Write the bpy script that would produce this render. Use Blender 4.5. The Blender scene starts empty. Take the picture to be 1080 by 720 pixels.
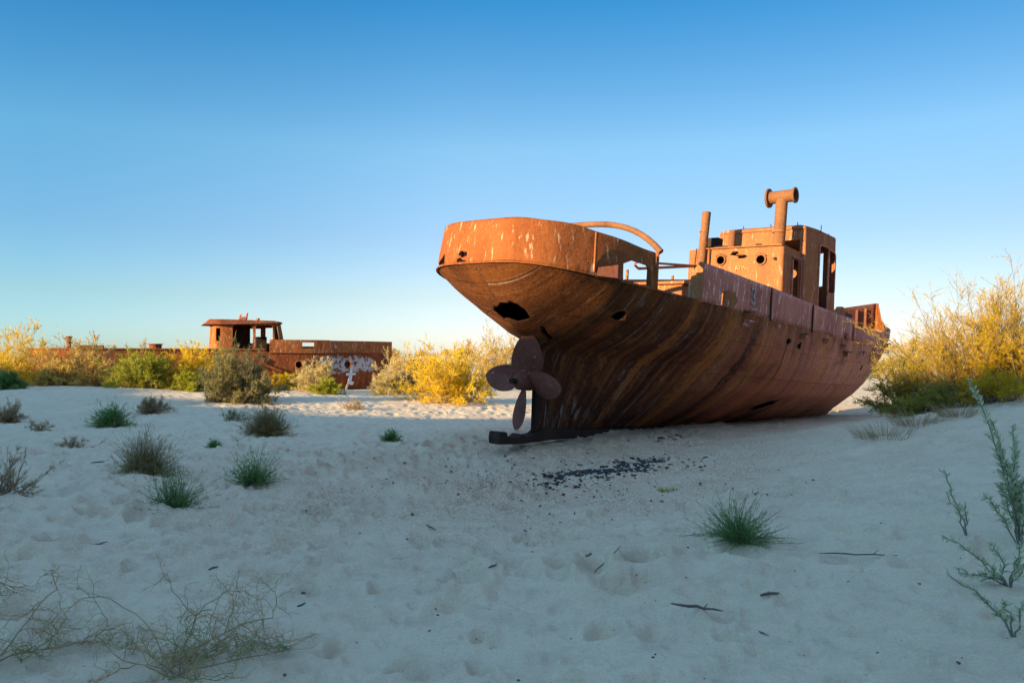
import bpy, bmesh, math, random
import numpy as np
from mathutils import Vector, Matrix, noise as mnoise
from math import radians, sin, cos, pi, atan, tan, exp

# ------------------------------------------------------------------ camera, light, exposure
scn = bpy.context.scene
COL = scn.collection
FPX, CAMZ = 850.0, 1.6
PITCH = atan(18.0 / FPX)
cam_d = bpy.data.cameras.new('camera')
cam = bpy.data.objects.new('camera', cam_d); COL.objects.link(cam)
cam_d.sensor_width = 36.0; cam_d.lens = FPX / 1080.0 * 36.0
cam_d.clip_start = 0.1; cam_d.clip_end = 20000
cam.location = (0, 0, CAMZ); cam.rotation_euler = (pi / 2 + PITCH, 0, 0)
scn.camera = cam

SUN_EL = radians(11.5)
SUN_H = Vector((-0.80, -0.60, 0)).normalized()          # horizontal direction towards the sun
wd = bpy.data.worlds.new('World'); scn.world = wd; wd.use_nodes = True
nt = wd.node_tree; nt.nodes.clear()
sky = nt.nodes.new('ShaderNodeTexSky'); sky.sky_type = 'NISHITA'; sky.sun_disc = False
sky.sun_elevation = SUN_EL; sky.sun_rotation = math.atan2(SUN_H.x, SUN_H.y)
sky.air_density = 1.0; sky.dust_density = 0.35; sky.ozone_density = 2.2; sky.altitude = 0
hs = nt.nodes.new('ShaderNodeHueSaturation'); hs.inputs['Saturation'].default_value = 1.15
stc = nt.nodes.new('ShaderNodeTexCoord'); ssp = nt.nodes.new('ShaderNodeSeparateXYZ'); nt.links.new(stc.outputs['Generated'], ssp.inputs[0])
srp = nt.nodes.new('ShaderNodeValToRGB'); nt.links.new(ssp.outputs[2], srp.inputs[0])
for i_, (p_, c_) in enumerate(SKY_GRADE := [(0.0, (.72, .77, 1.32)), (.075, (.74, .66, .77)), (.15, (.74, .67, .75)), (.25, (.80, .83, .81)), (.44, (.12, .62, .79)), (.62, (3.9, 2.85, 2.5)), (1.0, (3.9, 2.85, 2.5))]):  # upper stops brightened out of view, an added fill for the shaded sand
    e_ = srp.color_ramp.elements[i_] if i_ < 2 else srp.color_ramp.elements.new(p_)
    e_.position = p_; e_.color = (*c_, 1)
sx_ = nt.nodes.new('ShaderNodeMapRange'); nt.links.new(ssp.outputs[0], sx_.inputs[0]); sx_.inputs[1].default_value = -.1; sx_.inputs[2].default_value = .6
sxm = nt.nodes.new('ShaderNodeMix'); sxm.data_type = 'RGBA'; nt.links.new(sx_.outputs[0], sxm.inputs[0]); sxm.inputs[6].default_value = (1, 1, 1, 1); sxm.inputs[7].default_value = (.72, .72, .74, 1)
sxl = nt.nodes.new('ShaderNodeMapRange'); nt.links.new(ssp.outputs[0], sxl.inputs[0]); sxl.inputs[1].default_value = -.05; sxl.inputs[2].default_value = -.5
sxn = nt.nodes.new('ShaderNodeMix'); sxn.data_type = 'RGBA'; nt.links.new(sxl.outputs[0], sxn.inputs[0]); nt.links.new(sxm.outputs[2], sxn.inputs[6]); sxn.inputs[7].default_value = (.62, .90, .98, 1)
smy = nt.nodes.new('ShaderNodeMix'); smy.data_type = 'RGBA'; smy.blend_type = 'MULTIPLY'; smy.inputs[0].default_value = 1.0
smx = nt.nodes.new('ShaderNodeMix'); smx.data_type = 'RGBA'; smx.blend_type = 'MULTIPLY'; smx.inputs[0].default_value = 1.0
bg = nt.nodes.new('ShaderNodeBackground'); bg.inputs['Strength'].default_value = 0.11
wo = nt.nodes.new('ShaderNodeOutputWorld')
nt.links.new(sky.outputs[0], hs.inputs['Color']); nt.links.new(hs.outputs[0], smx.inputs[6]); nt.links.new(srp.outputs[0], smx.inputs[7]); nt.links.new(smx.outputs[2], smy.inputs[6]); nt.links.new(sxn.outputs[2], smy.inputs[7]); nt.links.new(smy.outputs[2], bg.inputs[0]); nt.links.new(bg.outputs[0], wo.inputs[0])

sd = bpy.data.lights.new('sun', 'SUN'); sd.energy = 5.0; sd.angle = radians(0.5); sd.color = (1.0, 0.75, 0.38)
sun = bpy.data.objects.new('sun', sd); COL.objects.link(sun)
sdir = Vector((SUN_H.x * cos(SUN_EL), SUN_H.y * cos(SUN_EL), sin(SUN_EL)))
sun.rotation_euler = sdir.to_track_quat('Z', 'Y').to_euler(); sun.location = (-30, -30, 30)

scn.view_settings.view_transform = 'Standard'; scn.view_settings.look = 'None'
scn.view_settings.gamma = 1.0; scn.view_settings.use_curve_mapping = False
scn.view_settings.exposure = 1.48
scn.render.engine = 'CYCLES'

random.seed(5)
RNG = np.random.default_rng(11)

# ------------------------------------------------------------------ helpers
def tag(o, label=None, cat=None, group=None, kind=None):
    if label: o['label'] = label
    if cat: o['category'] = cat
    if group: o['group'] = group
    if kind: o['kind'] = kind
    return o

def empty(name, loc=(0, 0, 0), rz=0):
    o = bpy.data.objects.new(name, None); COL.objects.link(o)
    o.location = loc; o.rotation_euler = (0, 0, rz); o.empty_display_size = 0.3
    return o

def mesh_np(name, verts, faces, mat, parent=None, smooth=False, attr=None):
    """verts Nx3 array, faces: list of arrays each MxK"""
    me = bpy.data.meshes.new(name)
    verts = np.asarray(verts, np.float32)
    loops = []; starts = []; n = 0
    for f in faces:
        f = np.asarray(f, np.int32)
        if len(f) == 0: continue
        loops.append(f.ravel()); starts.append(np.arange(len(f)) * f.shape[1] + n); n += f.size
    loops = np.concatenate(loops); starts = np.concatenate(starts)
    me.vertices.add(len(verts)); me.vertices.foreach_set('co', verts.ravel())
    me.loops.add(len(loops)); me.loops.foreach_set('vertex_index', loops)
    me.polygons.add(len(starts)); me.polygons.foreach_set('loop_start', starts.astype(np.int32))
    if attr:
        for an, av in attr.items():
            a = me.attributes.new(an, 'FLOAT', 'POINT'); a.data.foreach_set('value', np.asarray(av, np.float32))
    me.update(calc_edges=True); me.validate()
    if smooth: me.polygons.foreach_set('use_smooth', np.ones(len(me.polygons), bool))
    o = bpy.data.objects.new(name, me); COL.objects.link(o)
    if mat: me.materials.append(mat)
    if parent: o.parent = parent
    return o

class MB:
    def __init__(s): s.v = []; s.f = []
    def add(s, vs, fs):
        n = len(s.v); s.v += [tuple(v) for v in vs]; s.f += [tuple(i + n for i in f) for f in fs]; return s
    def box(s, c, d, rot=None):
        hx, hy, hz = d[0] / 2, d[1] / 2, d[2] / 2
        vs = [Vector((x * hx, y * hy, z * hz)) for x in (-1, 1) for y in (-1, 1) for z in (-1, 1)]
        if rot is not None: vs = [rot @ v for v in vs]
        vs = [v + Vector(c) for v in vs]
        return s.add(vs, [(0, 1, 3, 2), (4, 6, 7, 5), (0, 4, 5, 1), (2, 3, 7, 6), (0, 2, 6, 4), (1, 5, 7, 3)])
    def tube(s, path, r, n=12, cap=True, closed=False):
        path = [Vector(p) for p in path]; m = len(path)
        rs = r if hasattr(r, '__len__') else [r] * m
        vs = []; prev = None
        for i, p in enumerate(path):
            t = (path[min(i + 1, m - 1)] - path[max(i - 1, 0)]).normalized()
            if prev is None:
                a = Vector((0, 0, 1)) if abs(t.z) < .9 else Vector((1, 0, 0))
                nx = t.cross(a).normalized()
            else:
                nx = (prev - t * prev.dot(t)).normalized()
            prev = nx; ny = t.cross(nx)
            vs += [p + (nx * cos(2 * pi * k / n) + ny * sin(2 * pi * k / n)) * rs[i] for k in range(n)]
        fs = [(i * n + k, i * n + (k + 1) % n, (i + 1) * n + (k + 1) % n, (i + 1) * n + k) for i in range(m - 1) for k in range(n)]
        if cap: fs += [tuple(range(n - 1, -1, -1)), tuple((m - 1) * n + k for k in range(n))]
        return s.add(vs, fs)
    def pipe(s, path, ro, ri, n=20):
        """open hollow pipe along straight path p0->p1"""
        a, b = Vector(path[0]), Vector(path[1]); t = (b - a).normalized()
        u = t.cross(Vector((0, 0, 1)) if abs(t.z) < .9 else Vector((1, 0, 0))).normalized(); w = t.cross(u)
        vs = []
        for p, r in ((a, ro), (b, ro), (b, ri), (a, ri)):
            vs += [p + (u * cos(2 * pi * k / n) + w * sin(2 * pi * k / n)) * r for k in range(n)]
        fs = [(j * n + k, ((j + 1) % 4) * n + k, ((j + 1) % 4) * n + (k + 1) % n, j * n + (k + 1) % n) for j in range(4) for k in range(n)]
        return s.add(vs, fs)
    def prism(s, poly, z0, z1, M=None):
        n = len(poly); M = M or Matrix.Identity(4)
        vs = [M @ Vector((x, y, z0)) for x, y in poly] + [M @ Vector((x, y, z1)) for x, y in poly]
        fs = [tuple(range(n - 1, -1, -1)), tuple(range(n, 2 * n))] + [(i, (i + 1) % n, n + (i + 1) % n, n + i) for i in range(n)]
        return s.add(vs, fs)
    def build(s, name, mat, parent=None, smooth=False, bevel=0):
        me = bpy.data.meshes.new(name); me.from_pydata(s.v, [], s.f); me.update()
        bm = bmesh.new(); bm.from_mesh(me); bmesh.ops.recalc_face_normals(bm, faces=bm.faces); 
        if bevel:
            bmesh.ops.bevel(bm, geom=[e for e in bm.edges if len(e.link_faces) == 2 and e.calc_face_angle() > .5], offset=bevel, segments=2, affect='EDGES', profile=.5)
        bm.to_mesh(me); bm.free()
        if smooth: 
            me.polygons.foreach_set('use_smooth', [True] * len(me.polygons))
            try: me.set_sharp_from_angle(angle=radians(40))
            except Exception: pass
        o = bpy.data.objects.new(name, me); COL.objects.link(o)
        if mat: me.materials.append(mat)
        if parent: o.parent = parent
        return o

def solid_cut(o, thick, cutters, offset=-1):
    """give a sheet its plate thickness, then cut real holes with ragged prisms (all applied)"""
    if thick:
        m = o.modifiers.new('s', 'SOLIDIFY'); m.thickness = thick; m.offset = offset
    tmp = []
    par = o.parent; o.parent = None
    for c in cutters:
        co = c.build('cutter', None)
        tmp.append(co)
        m = o.modifiers.new('b', 'BOOLEAN'); m.operation = 'DIFFERENCE'; m.solver = 'EXACT'; m.object = co
    bpy.context.view_layer.update()
    dg = bpy.context.evaluated_depsgraph_get()
    me = bpy.data.meshes.new_from_object(o.evaluated_get(dg))
    o.modifiers.clear(); old = o.data; o.data = me; me.name = old.name
    if not me.materials and old.materials: me.materials.append(old.materials[0])
    for c in tmp:
        d = c.data; bpy.data.objects.remove(c); bpy.data.meshes.remove(d)
    o.parent = par
    return o

def ragged(cx, cy, rx, ry, n=14, amp=.3, seed=0, rot=0):
    r = random.Random(seed); out = []
    for i in range(n):
        a = 2 * pi * i / n; k = 1 + r.uniform(-amp, amp)
        x, y = rx * k * cos(a), ry * k * sin(a)
        out.append((cx + x * cos(rot) - y * sin(rot), cy + x * sin(rot) + y * cos(rot)))
    return out

# ---------------- numpy perlin
_perm = np.random.default_rng(3).permutation(256); _perm = np.concatenate([_perm, _perm])
_g = np.random.default_rng(4).normal(size=(256, 2)); _g /= np.linalg.norm(_g, axis=1)[:, None]
def perlin(x, y):
    xi = np.floor(x).astype(int); yi = np.floor(y).astype(int); xf = x - xi; yf = y - yi
    u = xf ** 3 * (xf * (xf * 6 - 15) + 10); v = yf ** 3 * (yf * (yf * 6 - 15) + 10)
    def gr(i, j, a, b):
        h = _perm[(_perm[i & 255] + j) & 255]; g = _g[h]; return g[..., 0] * a + g[..., 1] * b
    n00 = gr(xi, yi, xf, yf); n10 = gr(xi + 1, yi, xf - 1, yf); n01 = gr(xi, yi + 1, xf, yf - 1); n11 = gr(xi + 1, yi + 1, xf - 1, yf - 1)
    return (n00 * (1 - u) + n10 * u) * (1 - v) + (n01 * (1 - u) + n11 * u) * v * 1.0

# ------------------------------------------------------------------ materials
def newmat(name):
    m = bpy.data.materials.new(name); m.use_nodes = True
    n = m.node_tree; b = n.nodes['Principled BSDF']; b.inputs['Roughness'].default_value = .9
    b.inputs['Specular IOR Level'].default_value = .2
    return m, n, b
def N(n, t, **k):
    x = n.nodes.new(t)
    for a, v in k.items():
        if a.startswith('i_'): x.inputs[a[2:].replace('_', ' ')].default_value = v
        else: setattr(x, a, v)
    return x
def ramp(n, src, stops):
    r = n.nodes.new('ShaderNodeValToRGB'); e = r.color_ramp.elements
    while len(e) < len(stops): e.new(.5)
    for el, (p, c) in zip(e, stops):
        el.position = p; el.color = (*c, 1) if hasattr(c, '__len__') else (c, c, c, 1)
    n.links.new(src, r.inputs[0]); return r.outputs[0]
def mix(n, f, a, b, mode='MIX'):
    m = n.nodes.new('ShaderNodeMix'); m.data_type = 'RGBA'; m.blend_type = mode
    for s, v in ((m.inputs[0], f), (m.inputs[6], a), (m.inputs[7], b)):
        if hasattr(v, 'is_output') or hasattr(v, 'links'): n.links.new(v, s)
        elif hasattr(v, '__len__'): s.default_value = (*v, 1)
        else: s.default_value = v
    return m.outputs[2]
def noise(n, vec, scale, detail=6, rough=.6, dist=0, sc=None):
    if sc:
        mp = n.nodes.new('ShaderNodeMapping'); mp.inputs['Scale'].default_value = sc; n.links.new(vec, mp.inputs[0]); vec = mp.outputs[0]
    t = n.nodes.new('ShaderNodeTexNoise'); t.inputs['Scale'].default_value = scale; t.inputs['Detail'].default_value = detail
    t.inputs['Roughness'].default_value = rough; t.inputs['Distortion'].default_value = dist
    n.links.new(vec, t.inputs['Vector']); return t.outputs['Fac']
def bump(n, b, h, strength, dist):
    x = n.nodes.new('ShaderNodeBump'); x.inputs['Strength'].default_value = strength; x.inputs['Distance'].default_value = dist
    n.links.new(h, x.inputs['Height']); n.links.new(x.outputs[0], b.inputs['Normal'])

def rust(name, c_dark, c_mid, c_light, c_pale=None, pale=.66, streak=(1.6, 1.6, .22), bstr=.35, seed=0.0):
    """weathered rusty plate: blotches, vertical runs, pale flecks, pitting"""
    m, n, b = newmat(name)
    tc = n.nodes.new('ShaderNodeTexCoord').outputs['Object']
    mp = n.nodes.new('ShaderNodeMapping'); mp.inputs['Location'].default_value = (seed, seed * 1.7, seed * .6); n.links.new(tc, mp.inputs[0]); v = mp.outputs[0]
    big = noise(n, v, .9, 8, .62, .6)
    st = noise(n, v, 2.2, 6, .6, .3, sc=streak)
    fine = noise(n, v, 22, 6, .7)
    c = ramp(n, big, [(.28, c_dark), (.5, c_mid), (.72, c_light)])
    s = ramp(n, st, [(.3, c_dark), (.52, c_mid), (.7, c_light)])
    c = mix(n, .5, c, s)
    g = ramp(n, fine, [(.3, .55), (.6, 1.0)])
    c = mix(n, .75, c, g, 'MULTIPLY')
    if c_pale:
        pf = noise(n, v, 7, 5, .65, .2, sc=(streak[0] * 1.2, streak[1] * 1.2, streak[2] * 1.8))
        mk = ramp(n, pf, [(pale, 0.0), (pale + .06, .8)])
        c = mix(n, mk, c, c_pale)
    n.links.new(c, b.inputs['Base Color'])
    hb = noise(n, v, 9, 8, .65); bk = noise(n, v, 1.7, 3, .5)
    hm = N(n, 'ShaderNodeMath', operation='MULTIPLY_ADD'); n.links.new(bk, hm.inputs[0]); hm.inputs[1].default_value = 3.0; n.links.new(hb, hm.inputs[2])
    bump(n, b, hm.outputs[0], bstr * 1.25, .04)
    b.inputs['Roughness'].default_value = .86; b.inputs['Specular IOR Level'].default_value = .12
    return m

def hull_mat(name):
    """hull plating: bands of rust following the frames (u = along the boat, v = up the section)"""
    m, n, b = newmat(name)
    au = N(n, 'ShaderNodeAttribute', attribute_name='hu').outputs['Fac']
    av = N(n, 'ShaderNodeAttribute', attribute_name='hv').outputs['Fac']
    cb = n.nodes.new('ShaderNodeCombineXYZ'); n.links.new(au, cb.inputs[0]); n.links.new(av, cb.inputs[1]); n.links.new(N(n, 'ShaderNodeAttribute', attribute_name='hs').outputs['Fac'], cb.inputs[2]); uv = cb.outputs[0]
    ob = n.nodes.new('ShaderNodeTexCoord').outputs['Object']
    # base paint remains: maroon, more purple towards the bow, brown at the stern
    base = mix(n, ramp(n, au, [(0, 0.0), (1, 1.0)]), (.12, .052, .022), (.20, .105, .085))
    mr = N(n, 'ShaderNodeMapRange'); n.links.new(au, mr.inputs[0]); mr.inputs[1].default_value = 1; mr.inputs[2].default_value = 11
    bl = ramp(n, mr.outputs[0], [(0, (.085, .026, .011)), (.28, (.15, .038, .021)), (.55, (.60, .165, .085)), (1, (.80, .28, .18))])
    # streaks
    s1a = noise(n, uv, 1.0, 5, .6, .06, sc=(1.9, .16, 1)); rg = noise(n, ob, 7, 8, .72)
    s1m = N(n, 'ShaderNodeMath', operation='MULTIPLY_ADD'); n.links.new(rg, s1m.inputs[0]); s1m.inputs[1].default_value = .34; s1m.inputs[2].default_value = -.17
    s1s = N(n, 'ShaderNodeMath', operation='ADD'); n.links.new(s1a, s1s.inputs[0]); n.links.new(s1m.outputs[0], s1s.inputs[1]); s1 = s1s.outputs[0]
    s2 = noise(n, uv, 1.0, 7, .65, .15, sc=(7.5, .5, 1))
    c = mix(n, ramp(n, s1, [(.52, 0.0), (.58, .85)]), bl, ramp(n, mr.outputs[0], [(0, (.17, .055, .015)), (.22, (.50, .155, .038)), (.6, (.74, .25, .07)), (1, (.80, .29, .11))]))
    c = mix(n, ramp(n, s2, [(.52, 0.0), (.60, .6)]), c, ramp(n, mr.outputs[0], [(0, (.17, .06, .02)), (.22, (.44, .15, .05)), (1, (.60, .24, .11))]))
    c = mix(n, ramp(n, s1, [(.34, .85), (.43, 0.0)]), c, (.035, .016, .012))
    c = mix(n, ramp(n, s2, [(.36, .7), (.43, 0.0)]), c, (.045, .018, .014))
    bg_ = noise(n, ob, 1.1, 8, .65, .8)
    c = mix(n, ramp(n, bg_, [(.55, 0.0), (.72, .6)]), c, (.045, .022, .016))
    # upper brown band at the stern overhang, black wear towards the bottom
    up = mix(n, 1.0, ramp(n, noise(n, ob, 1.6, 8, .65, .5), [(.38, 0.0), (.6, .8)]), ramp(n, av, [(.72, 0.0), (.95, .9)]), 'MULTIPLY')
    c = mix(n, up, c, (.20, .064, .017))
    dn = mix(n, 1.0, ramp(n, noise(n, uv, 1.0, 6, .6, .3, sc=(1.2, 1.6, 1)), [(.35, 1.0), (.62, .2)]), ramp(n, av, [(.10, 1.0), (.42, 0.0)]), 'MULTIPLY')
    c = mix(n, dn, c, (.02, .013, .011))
    # pale scuffs
    sc = noise(n, uv, 1.0, 8, .7, 1.2, sc=(9, 2.2, 1)); sc2 = noise(n, ob, .8, 3, .5)
    pk = mix(n, 1.0, ramp(n, sc, [(.56, 0.0), (.66, .8)]), ramp(n, sc2, [(.42, 0.0), (.56, 1.0)]), 'MULTIPLY')
    c = mix(n, pk, c, (.38, .27, .22))
    # criss-cross scratches and rust blooms
    bl2 = noise(n, ob, 4.2, 8, .7, .6); c = mix(n, ramp(n, bl2, [(.56, 0.0), (.66, .55)]), c, ramp(n, mr.outputs[0], [(0, (.16, .055, .018)), (.22, (.38, .13, .04)), (1, (.52, .2, .09))]))
    wv = noise(n, ob, 1.0, 3, .5, 2.5, sc=(9, 9, 1.1)); c = mix(n, ramp(n, wv, [(.495, 0.0), (.502, .35), (.509, 0.0)]), c, (.46, .24, .13))
    fine = noise(n, ob, 26, 6, .7); c = mix(n, .85, c, ramp(n, fine, [(.32, .5), (.62, 1.0)]), 'MULTIPLY')
    def line(src, per, off, w_):
        a_ = N(n, 'ShaderNodeMath', operation='MULTIPLY_ADD'); n.links.new(src, a_.inputs[0]); a_.inputs[1].default_value = 1 / per; a_.inputs[2].default_value = off
        f_ = N(n, 'ShaderNodeMath', operation='PINGPONG'); n.links.new(a_.outputs[0], f_.inputs[0]); f_.inputs[1].default_value = 1.0
        return ramp(n, f_.outputs[0], [(0, 1.0), (w_, 0.0)])
    seam = mix(n, 1.0, line(au, 1.45, .3, .016), line(av, .135, .35, .03), 'LIGHTEN')
    # plating: dents between the frames plus pitting
    c = mix(n, mix(n, 1.0, seam, ramp(n, noise(n, ob, 3, 4, .6), [(.35, .15), (.6, .75)]), 'MULTIPLY'), c, (.055, .024, .017))
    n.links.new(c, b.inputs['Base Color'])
    h1 = noise(n, uv, 1.0, 3, .5, 0, sc=(1.8, .5, 1)); h2 = noise(n, ob, 12, 8, .65)
    ad = N(n, 'ShaderNodeMath', operation='MULTIPLY_ADD'); n.links.new(h1, ad.inputs[0]); ad.inputs[1].default_value = 1.4; n.links.new(h2, ad.inputs[2])
    ad2 = N(n, 'ShaderNodeMath', operation='MULTIPLY_ADD'); n.links.new(seam, ad2.inputs[0]); ad2.inputs[1].default_value = -.35; n.links.new(ad.outputs[0], ad2.inputs[2])
    bump(n, b, ad2.outputs[0], .5, .035)
    b.inputs['Roughness'].default_value = .85; b.inputs['Specular IOR Level'].default_value = .1
    return m

def plain(name, c, rough=.9, var=.35, scale=6):
    m, n, b = newmat(name)
    ob = n.nodes.new('ShaderNodeTexCoord').outputs['Object']
    f = noise(n, ob, scale, 6, .65)
    n.links.new(ramp(n, f, [(.3, tuple(x * (1 - var) for x in c)), (.7, tuple(min(1, x * (1 + var)) for x in c))]), b.inputs['Base Color'])
    b.inputs['Roughness'].default_value = rough
    return m

def leaf_mat(name, cols, transl=.42):
    m, n, b = newmat(name); n.nodes.remove(b)
    a = N(n, 'ShaderNodeAttribute', attribute_name='tint').outputs['Fac']
    k = len(cols); c = ramp(n, a, [(i / (k - 1), cc) for i, cc in enumerate(cols)])
    d = n.nodes.new('ShaderNodeBsdfDiffuse'); t = n.nodes.new('ShaderNodeBsdfTranslucent'); x = n.nodes.new('ShaderNodeMixShader'); x.inputs[0].default_value = transl
    n.links.new(c, d.inputs[0]); n.links.new(c, t.inputs[0]); n.links.new(d.outputs[0], x.inputs[1]); n.links.new(t.outputs[0], x.inputs[2])
    n.links.new(x.outputs[0], n.nodes['Material Output'].inputs[0])
    return m

M_STEM_POST = None
M_BULW = rust('rust_orange', (0.137, 0.037, 0.012), (0.274, 0.080, 0.023), (0.337, 0.112, 0.034), (0.486, 0.320, 0.199), .59, seed=1.3)
M_HOUSE = rust('rust_house', (0.218, 0.069, 0.030), (0.346, 0.123, 0.050), (0.397, 0.156, 0.065), (0.486, 0.330, 0.213), .60, bstr=.25, seed=4.1)
M_SIDE = rust('rust_maroon', (0.280, 0.086, 0.060), (0.532, 0.186, 0.132), (0.672, 0.264, 0.178), (0.868, 0.552, 0.460), .57, seed=7.7)
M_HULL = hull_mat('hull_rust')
M_BOW_SHADED = rust('rust_bow_shaded', (.085, .030, .020), (.17, .060, .040), (.23, .085, .055), (.42, .26, .2), .64, seed=8.8)  # rust darkened to stand in for shade on the port bow plating
M_DARK = rust('rust_black', (.020, .014, .012), (.045, .026, .020), (.10, .05, .03), None, bstr=.5, seed=2.2)
M_PROP = rust('rust_propeller', (0.090, 0.027, 0.021), (0.173, 0.061, 0.044), (0.244, 0.094, 0.068), (0.416, 0.250, 0.216), .64, streak=(1, 1, 1), bstr=.4, seed=3.3)
M_PIPE = rust('rust_pipe', (0.150, 0.059, 0.028), (0.237, 0.101, 0.046), (0.287, 0.136, 0.068), (0.386, 0.284, 0.212), .68, seed=5.5)
M_DECK = plain('rust_deck', (.10, .045, .025))
M_FAR = rust('rust_far_hull', (0.085, 0.022, 0.009), (0.229, 0.062, 0.022), (0.330, 0.103, 0.034), (0.430, 0.252, 0.151), .60, seed=9.1)
M_FARC = rust('rust_far_cabin', (0.164, 0.044, 0.016), (0.344, 0.107, 0.032), (0.419, 0.156, 0.053), (0.523, 0.370, 0.273), .58, seed=6.4)
M_WHITE = plain('white_paint', (.62, .62, .62), .7, .2, 4)
M_WOOD = plain('dead_wood', (.12, .088, .066), .95, .5, 20)
M_TWIG = plain('twig_bark', (.17, .125, .085), .95, .4, 20)
M_TWIGB = plain('twig_pale', (.33, .25, .16), .95, .4, 20)

def painted_hull():
    m = M_FAR.copy(); m.name = 'rust_far_hull_painted'; n = m.node_tree; b = n.nodes['Principled BSDF']
    src = b.inputs['Base Color'].links[0].from_socket; ob = n.nodes.new('ShaderNodeTexCoord').outputs['Object']
    sp = n.nodes.new('ShaderNodeSeparateXYZ'); n.links.new(ob, sp.inputs[0])
    wob = noise(n, ob, 2.6, 6, .65, .4)
    def band(sock, lo, hi, soft, wv):
        a = N(n, 'ShaderNodeMath', operation='MULTIPLY_ADD'); n.links.new(wob, a.inputs[0]); a.inputs[1].default_value = wv; n.links.new(sock, a.inputs[2])
        r = N(n, 'ShaderNodeMapRange'); n.links.new(a.outputs[0], r.inputs[0]); r.inputs[1].default_value = lo - soft; r.inputs[2].default_value = lo
        q = N(n, 'ShaderNodeMapRange'); n.links.new(a.outputs[0], q.inputs[0]); q.inputs[1].default_value = hi + soft; q.inputs[2].default_value = hi
        k_ = N(n, 'ShaderNodeMath', operation='MULTIPLY'); n.links.new(r.outputs[0], k_.inputs[0]); n.links.new(q.outputs[0], k_.inputs[1]); return k_.outputs[0]
    k_ = N(n, 'ShaderNodeMath', operation='MULTIPLY'); n.links.new(band(sp.outputs[0], 3.95, 7.0, .15, 1.0), k_.inputs[0]); n.links.new(band(sp.outputs[2], 1.85, 2.42, .10, 1.2), k_.inputs[1])
    fl = ramp(n, noise(n, ob, 4.5, 7, .7, .3), [(.44, 0.0), (.49, .95)])
    n.links.new(mix(n, mix(n, 1.0, k_.outputs[0], fl, 'MULTIPLY'), src, (.44, .43, .42)), b.inputs['Base Color'])
    return m
M_FARP = painted_hull()

def sand_mat():
    m, n, b = newmat('sand')
    ob = n.nodes.new('ShaderNodeTexCoord').outputs['Object']
    big = noise(n, ob, .35, 5, .6); med = noise(n, ob, 3.2, 6, .65); fine = noise(n, ob, 60, 4, .7); gr = noise(n, ob, 380, 2, .6)
    c = ramp(n, big, [(.3, (.67, .50, .325)), (.7, (.745, .57, .38))])
    c = mix(n, ramp(n, med, [(.48, 0.0), (.70, .5)]), c, (.50, .37, .25))
    c = mix(n, .5, c, ramp(n, fine, [(.3, .70), (.65, 1.0)]), 'MULTIPLY')
    spk = noise(n, ob, 95, 2, .5); c = mix(n, ramp(n, spk, [(.70, 0.0), (.73, .8)]), c, (.16, .12, .09)); c = mix(n, ramp(n, spk, [(.25, .8), (.28, 0.0)]), c, (.80, .74, .66))
    c = mix(n, .25, c, ramp(n, gr, [(.3, .6), (.65, 1.0)]), 'MULTIPLY')
    # coarse, shelly rust-stained sand by the boat and along the trampled basin
    a = N(n, 'ShaderNodeAttribute', attribute_name='coarse').outputs['Fac']
    sp = noise(n, ob, 34, 5, .75)
    cc = ramp(n, sp, [(.30, (.15, .085, .05)), (.42, (.48, .30, .18)), (.58, (.62, .42, .28)), (.70, (.82, .68, .52))])
    c = mix(n, a, c, cc)
    n.links.new(c, b.inputs['Base Color'])
    rp_ = noise(n, ob, 1.0, 4, .6, .6, sc=(4.5, 11, 5)); hb0 = noise(n, ob, 9, 7, .68)
    ad0 = N(n, 'ShaderNodeMath', operation='MULTIPLY_ADD'); n.links.new(rp_, ad0.inputs[0]); ad0.inputs[1].default_value = .7; n.links.new(hb0, ad0.inputs[2]); hb = ad0.outputs[0]
    hf = noise(n, ob, 70, 4, .7)
    ad = N(n, 'ShaderNodeMath', operation='MULTIPLY_ADD'); n.links.new(hf, ad.inputs[0]); ad.inputs[1].default_value = .25; n.links.new(hb, ad.inputs[2])
    bump(n, b, ad.outputs[0], .8, .045)
    b.inputs['Roughness'].default_value = 1.0; b.inputs['Specular IOR Level'].default_value = .05
    return m
M_SAND = sand_mat()

# ------------------------------------------------------------------ ship pose (used by the ground too)
TH, PT, RO = radians(40), radians(2.6), radians(2)
fv = Vector((sin(TH) * cos(PT), cos(TH) * cos(PT), -sin(PT)))
s0 = Vector((cos(TH), -sin(TH), 0)); u0 = s0.cross(fv)
sv = s0 * cos(RO) - u0 * sin(RO); uv_ = sv.cross(fv); lv = -sv
SHIP_O = Vector((-0.312, 14.0, 0.1216))
SHIP_M = Matrix(((fv.x, lv.x, uv_.x, SHIP_O.x), (fv.y, lv.y, uv_.y, SHIP_O.y), (fv.z, lv.z, uv_.z, SHIP_O.z), (0, 0, 0, 1)))

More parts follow.
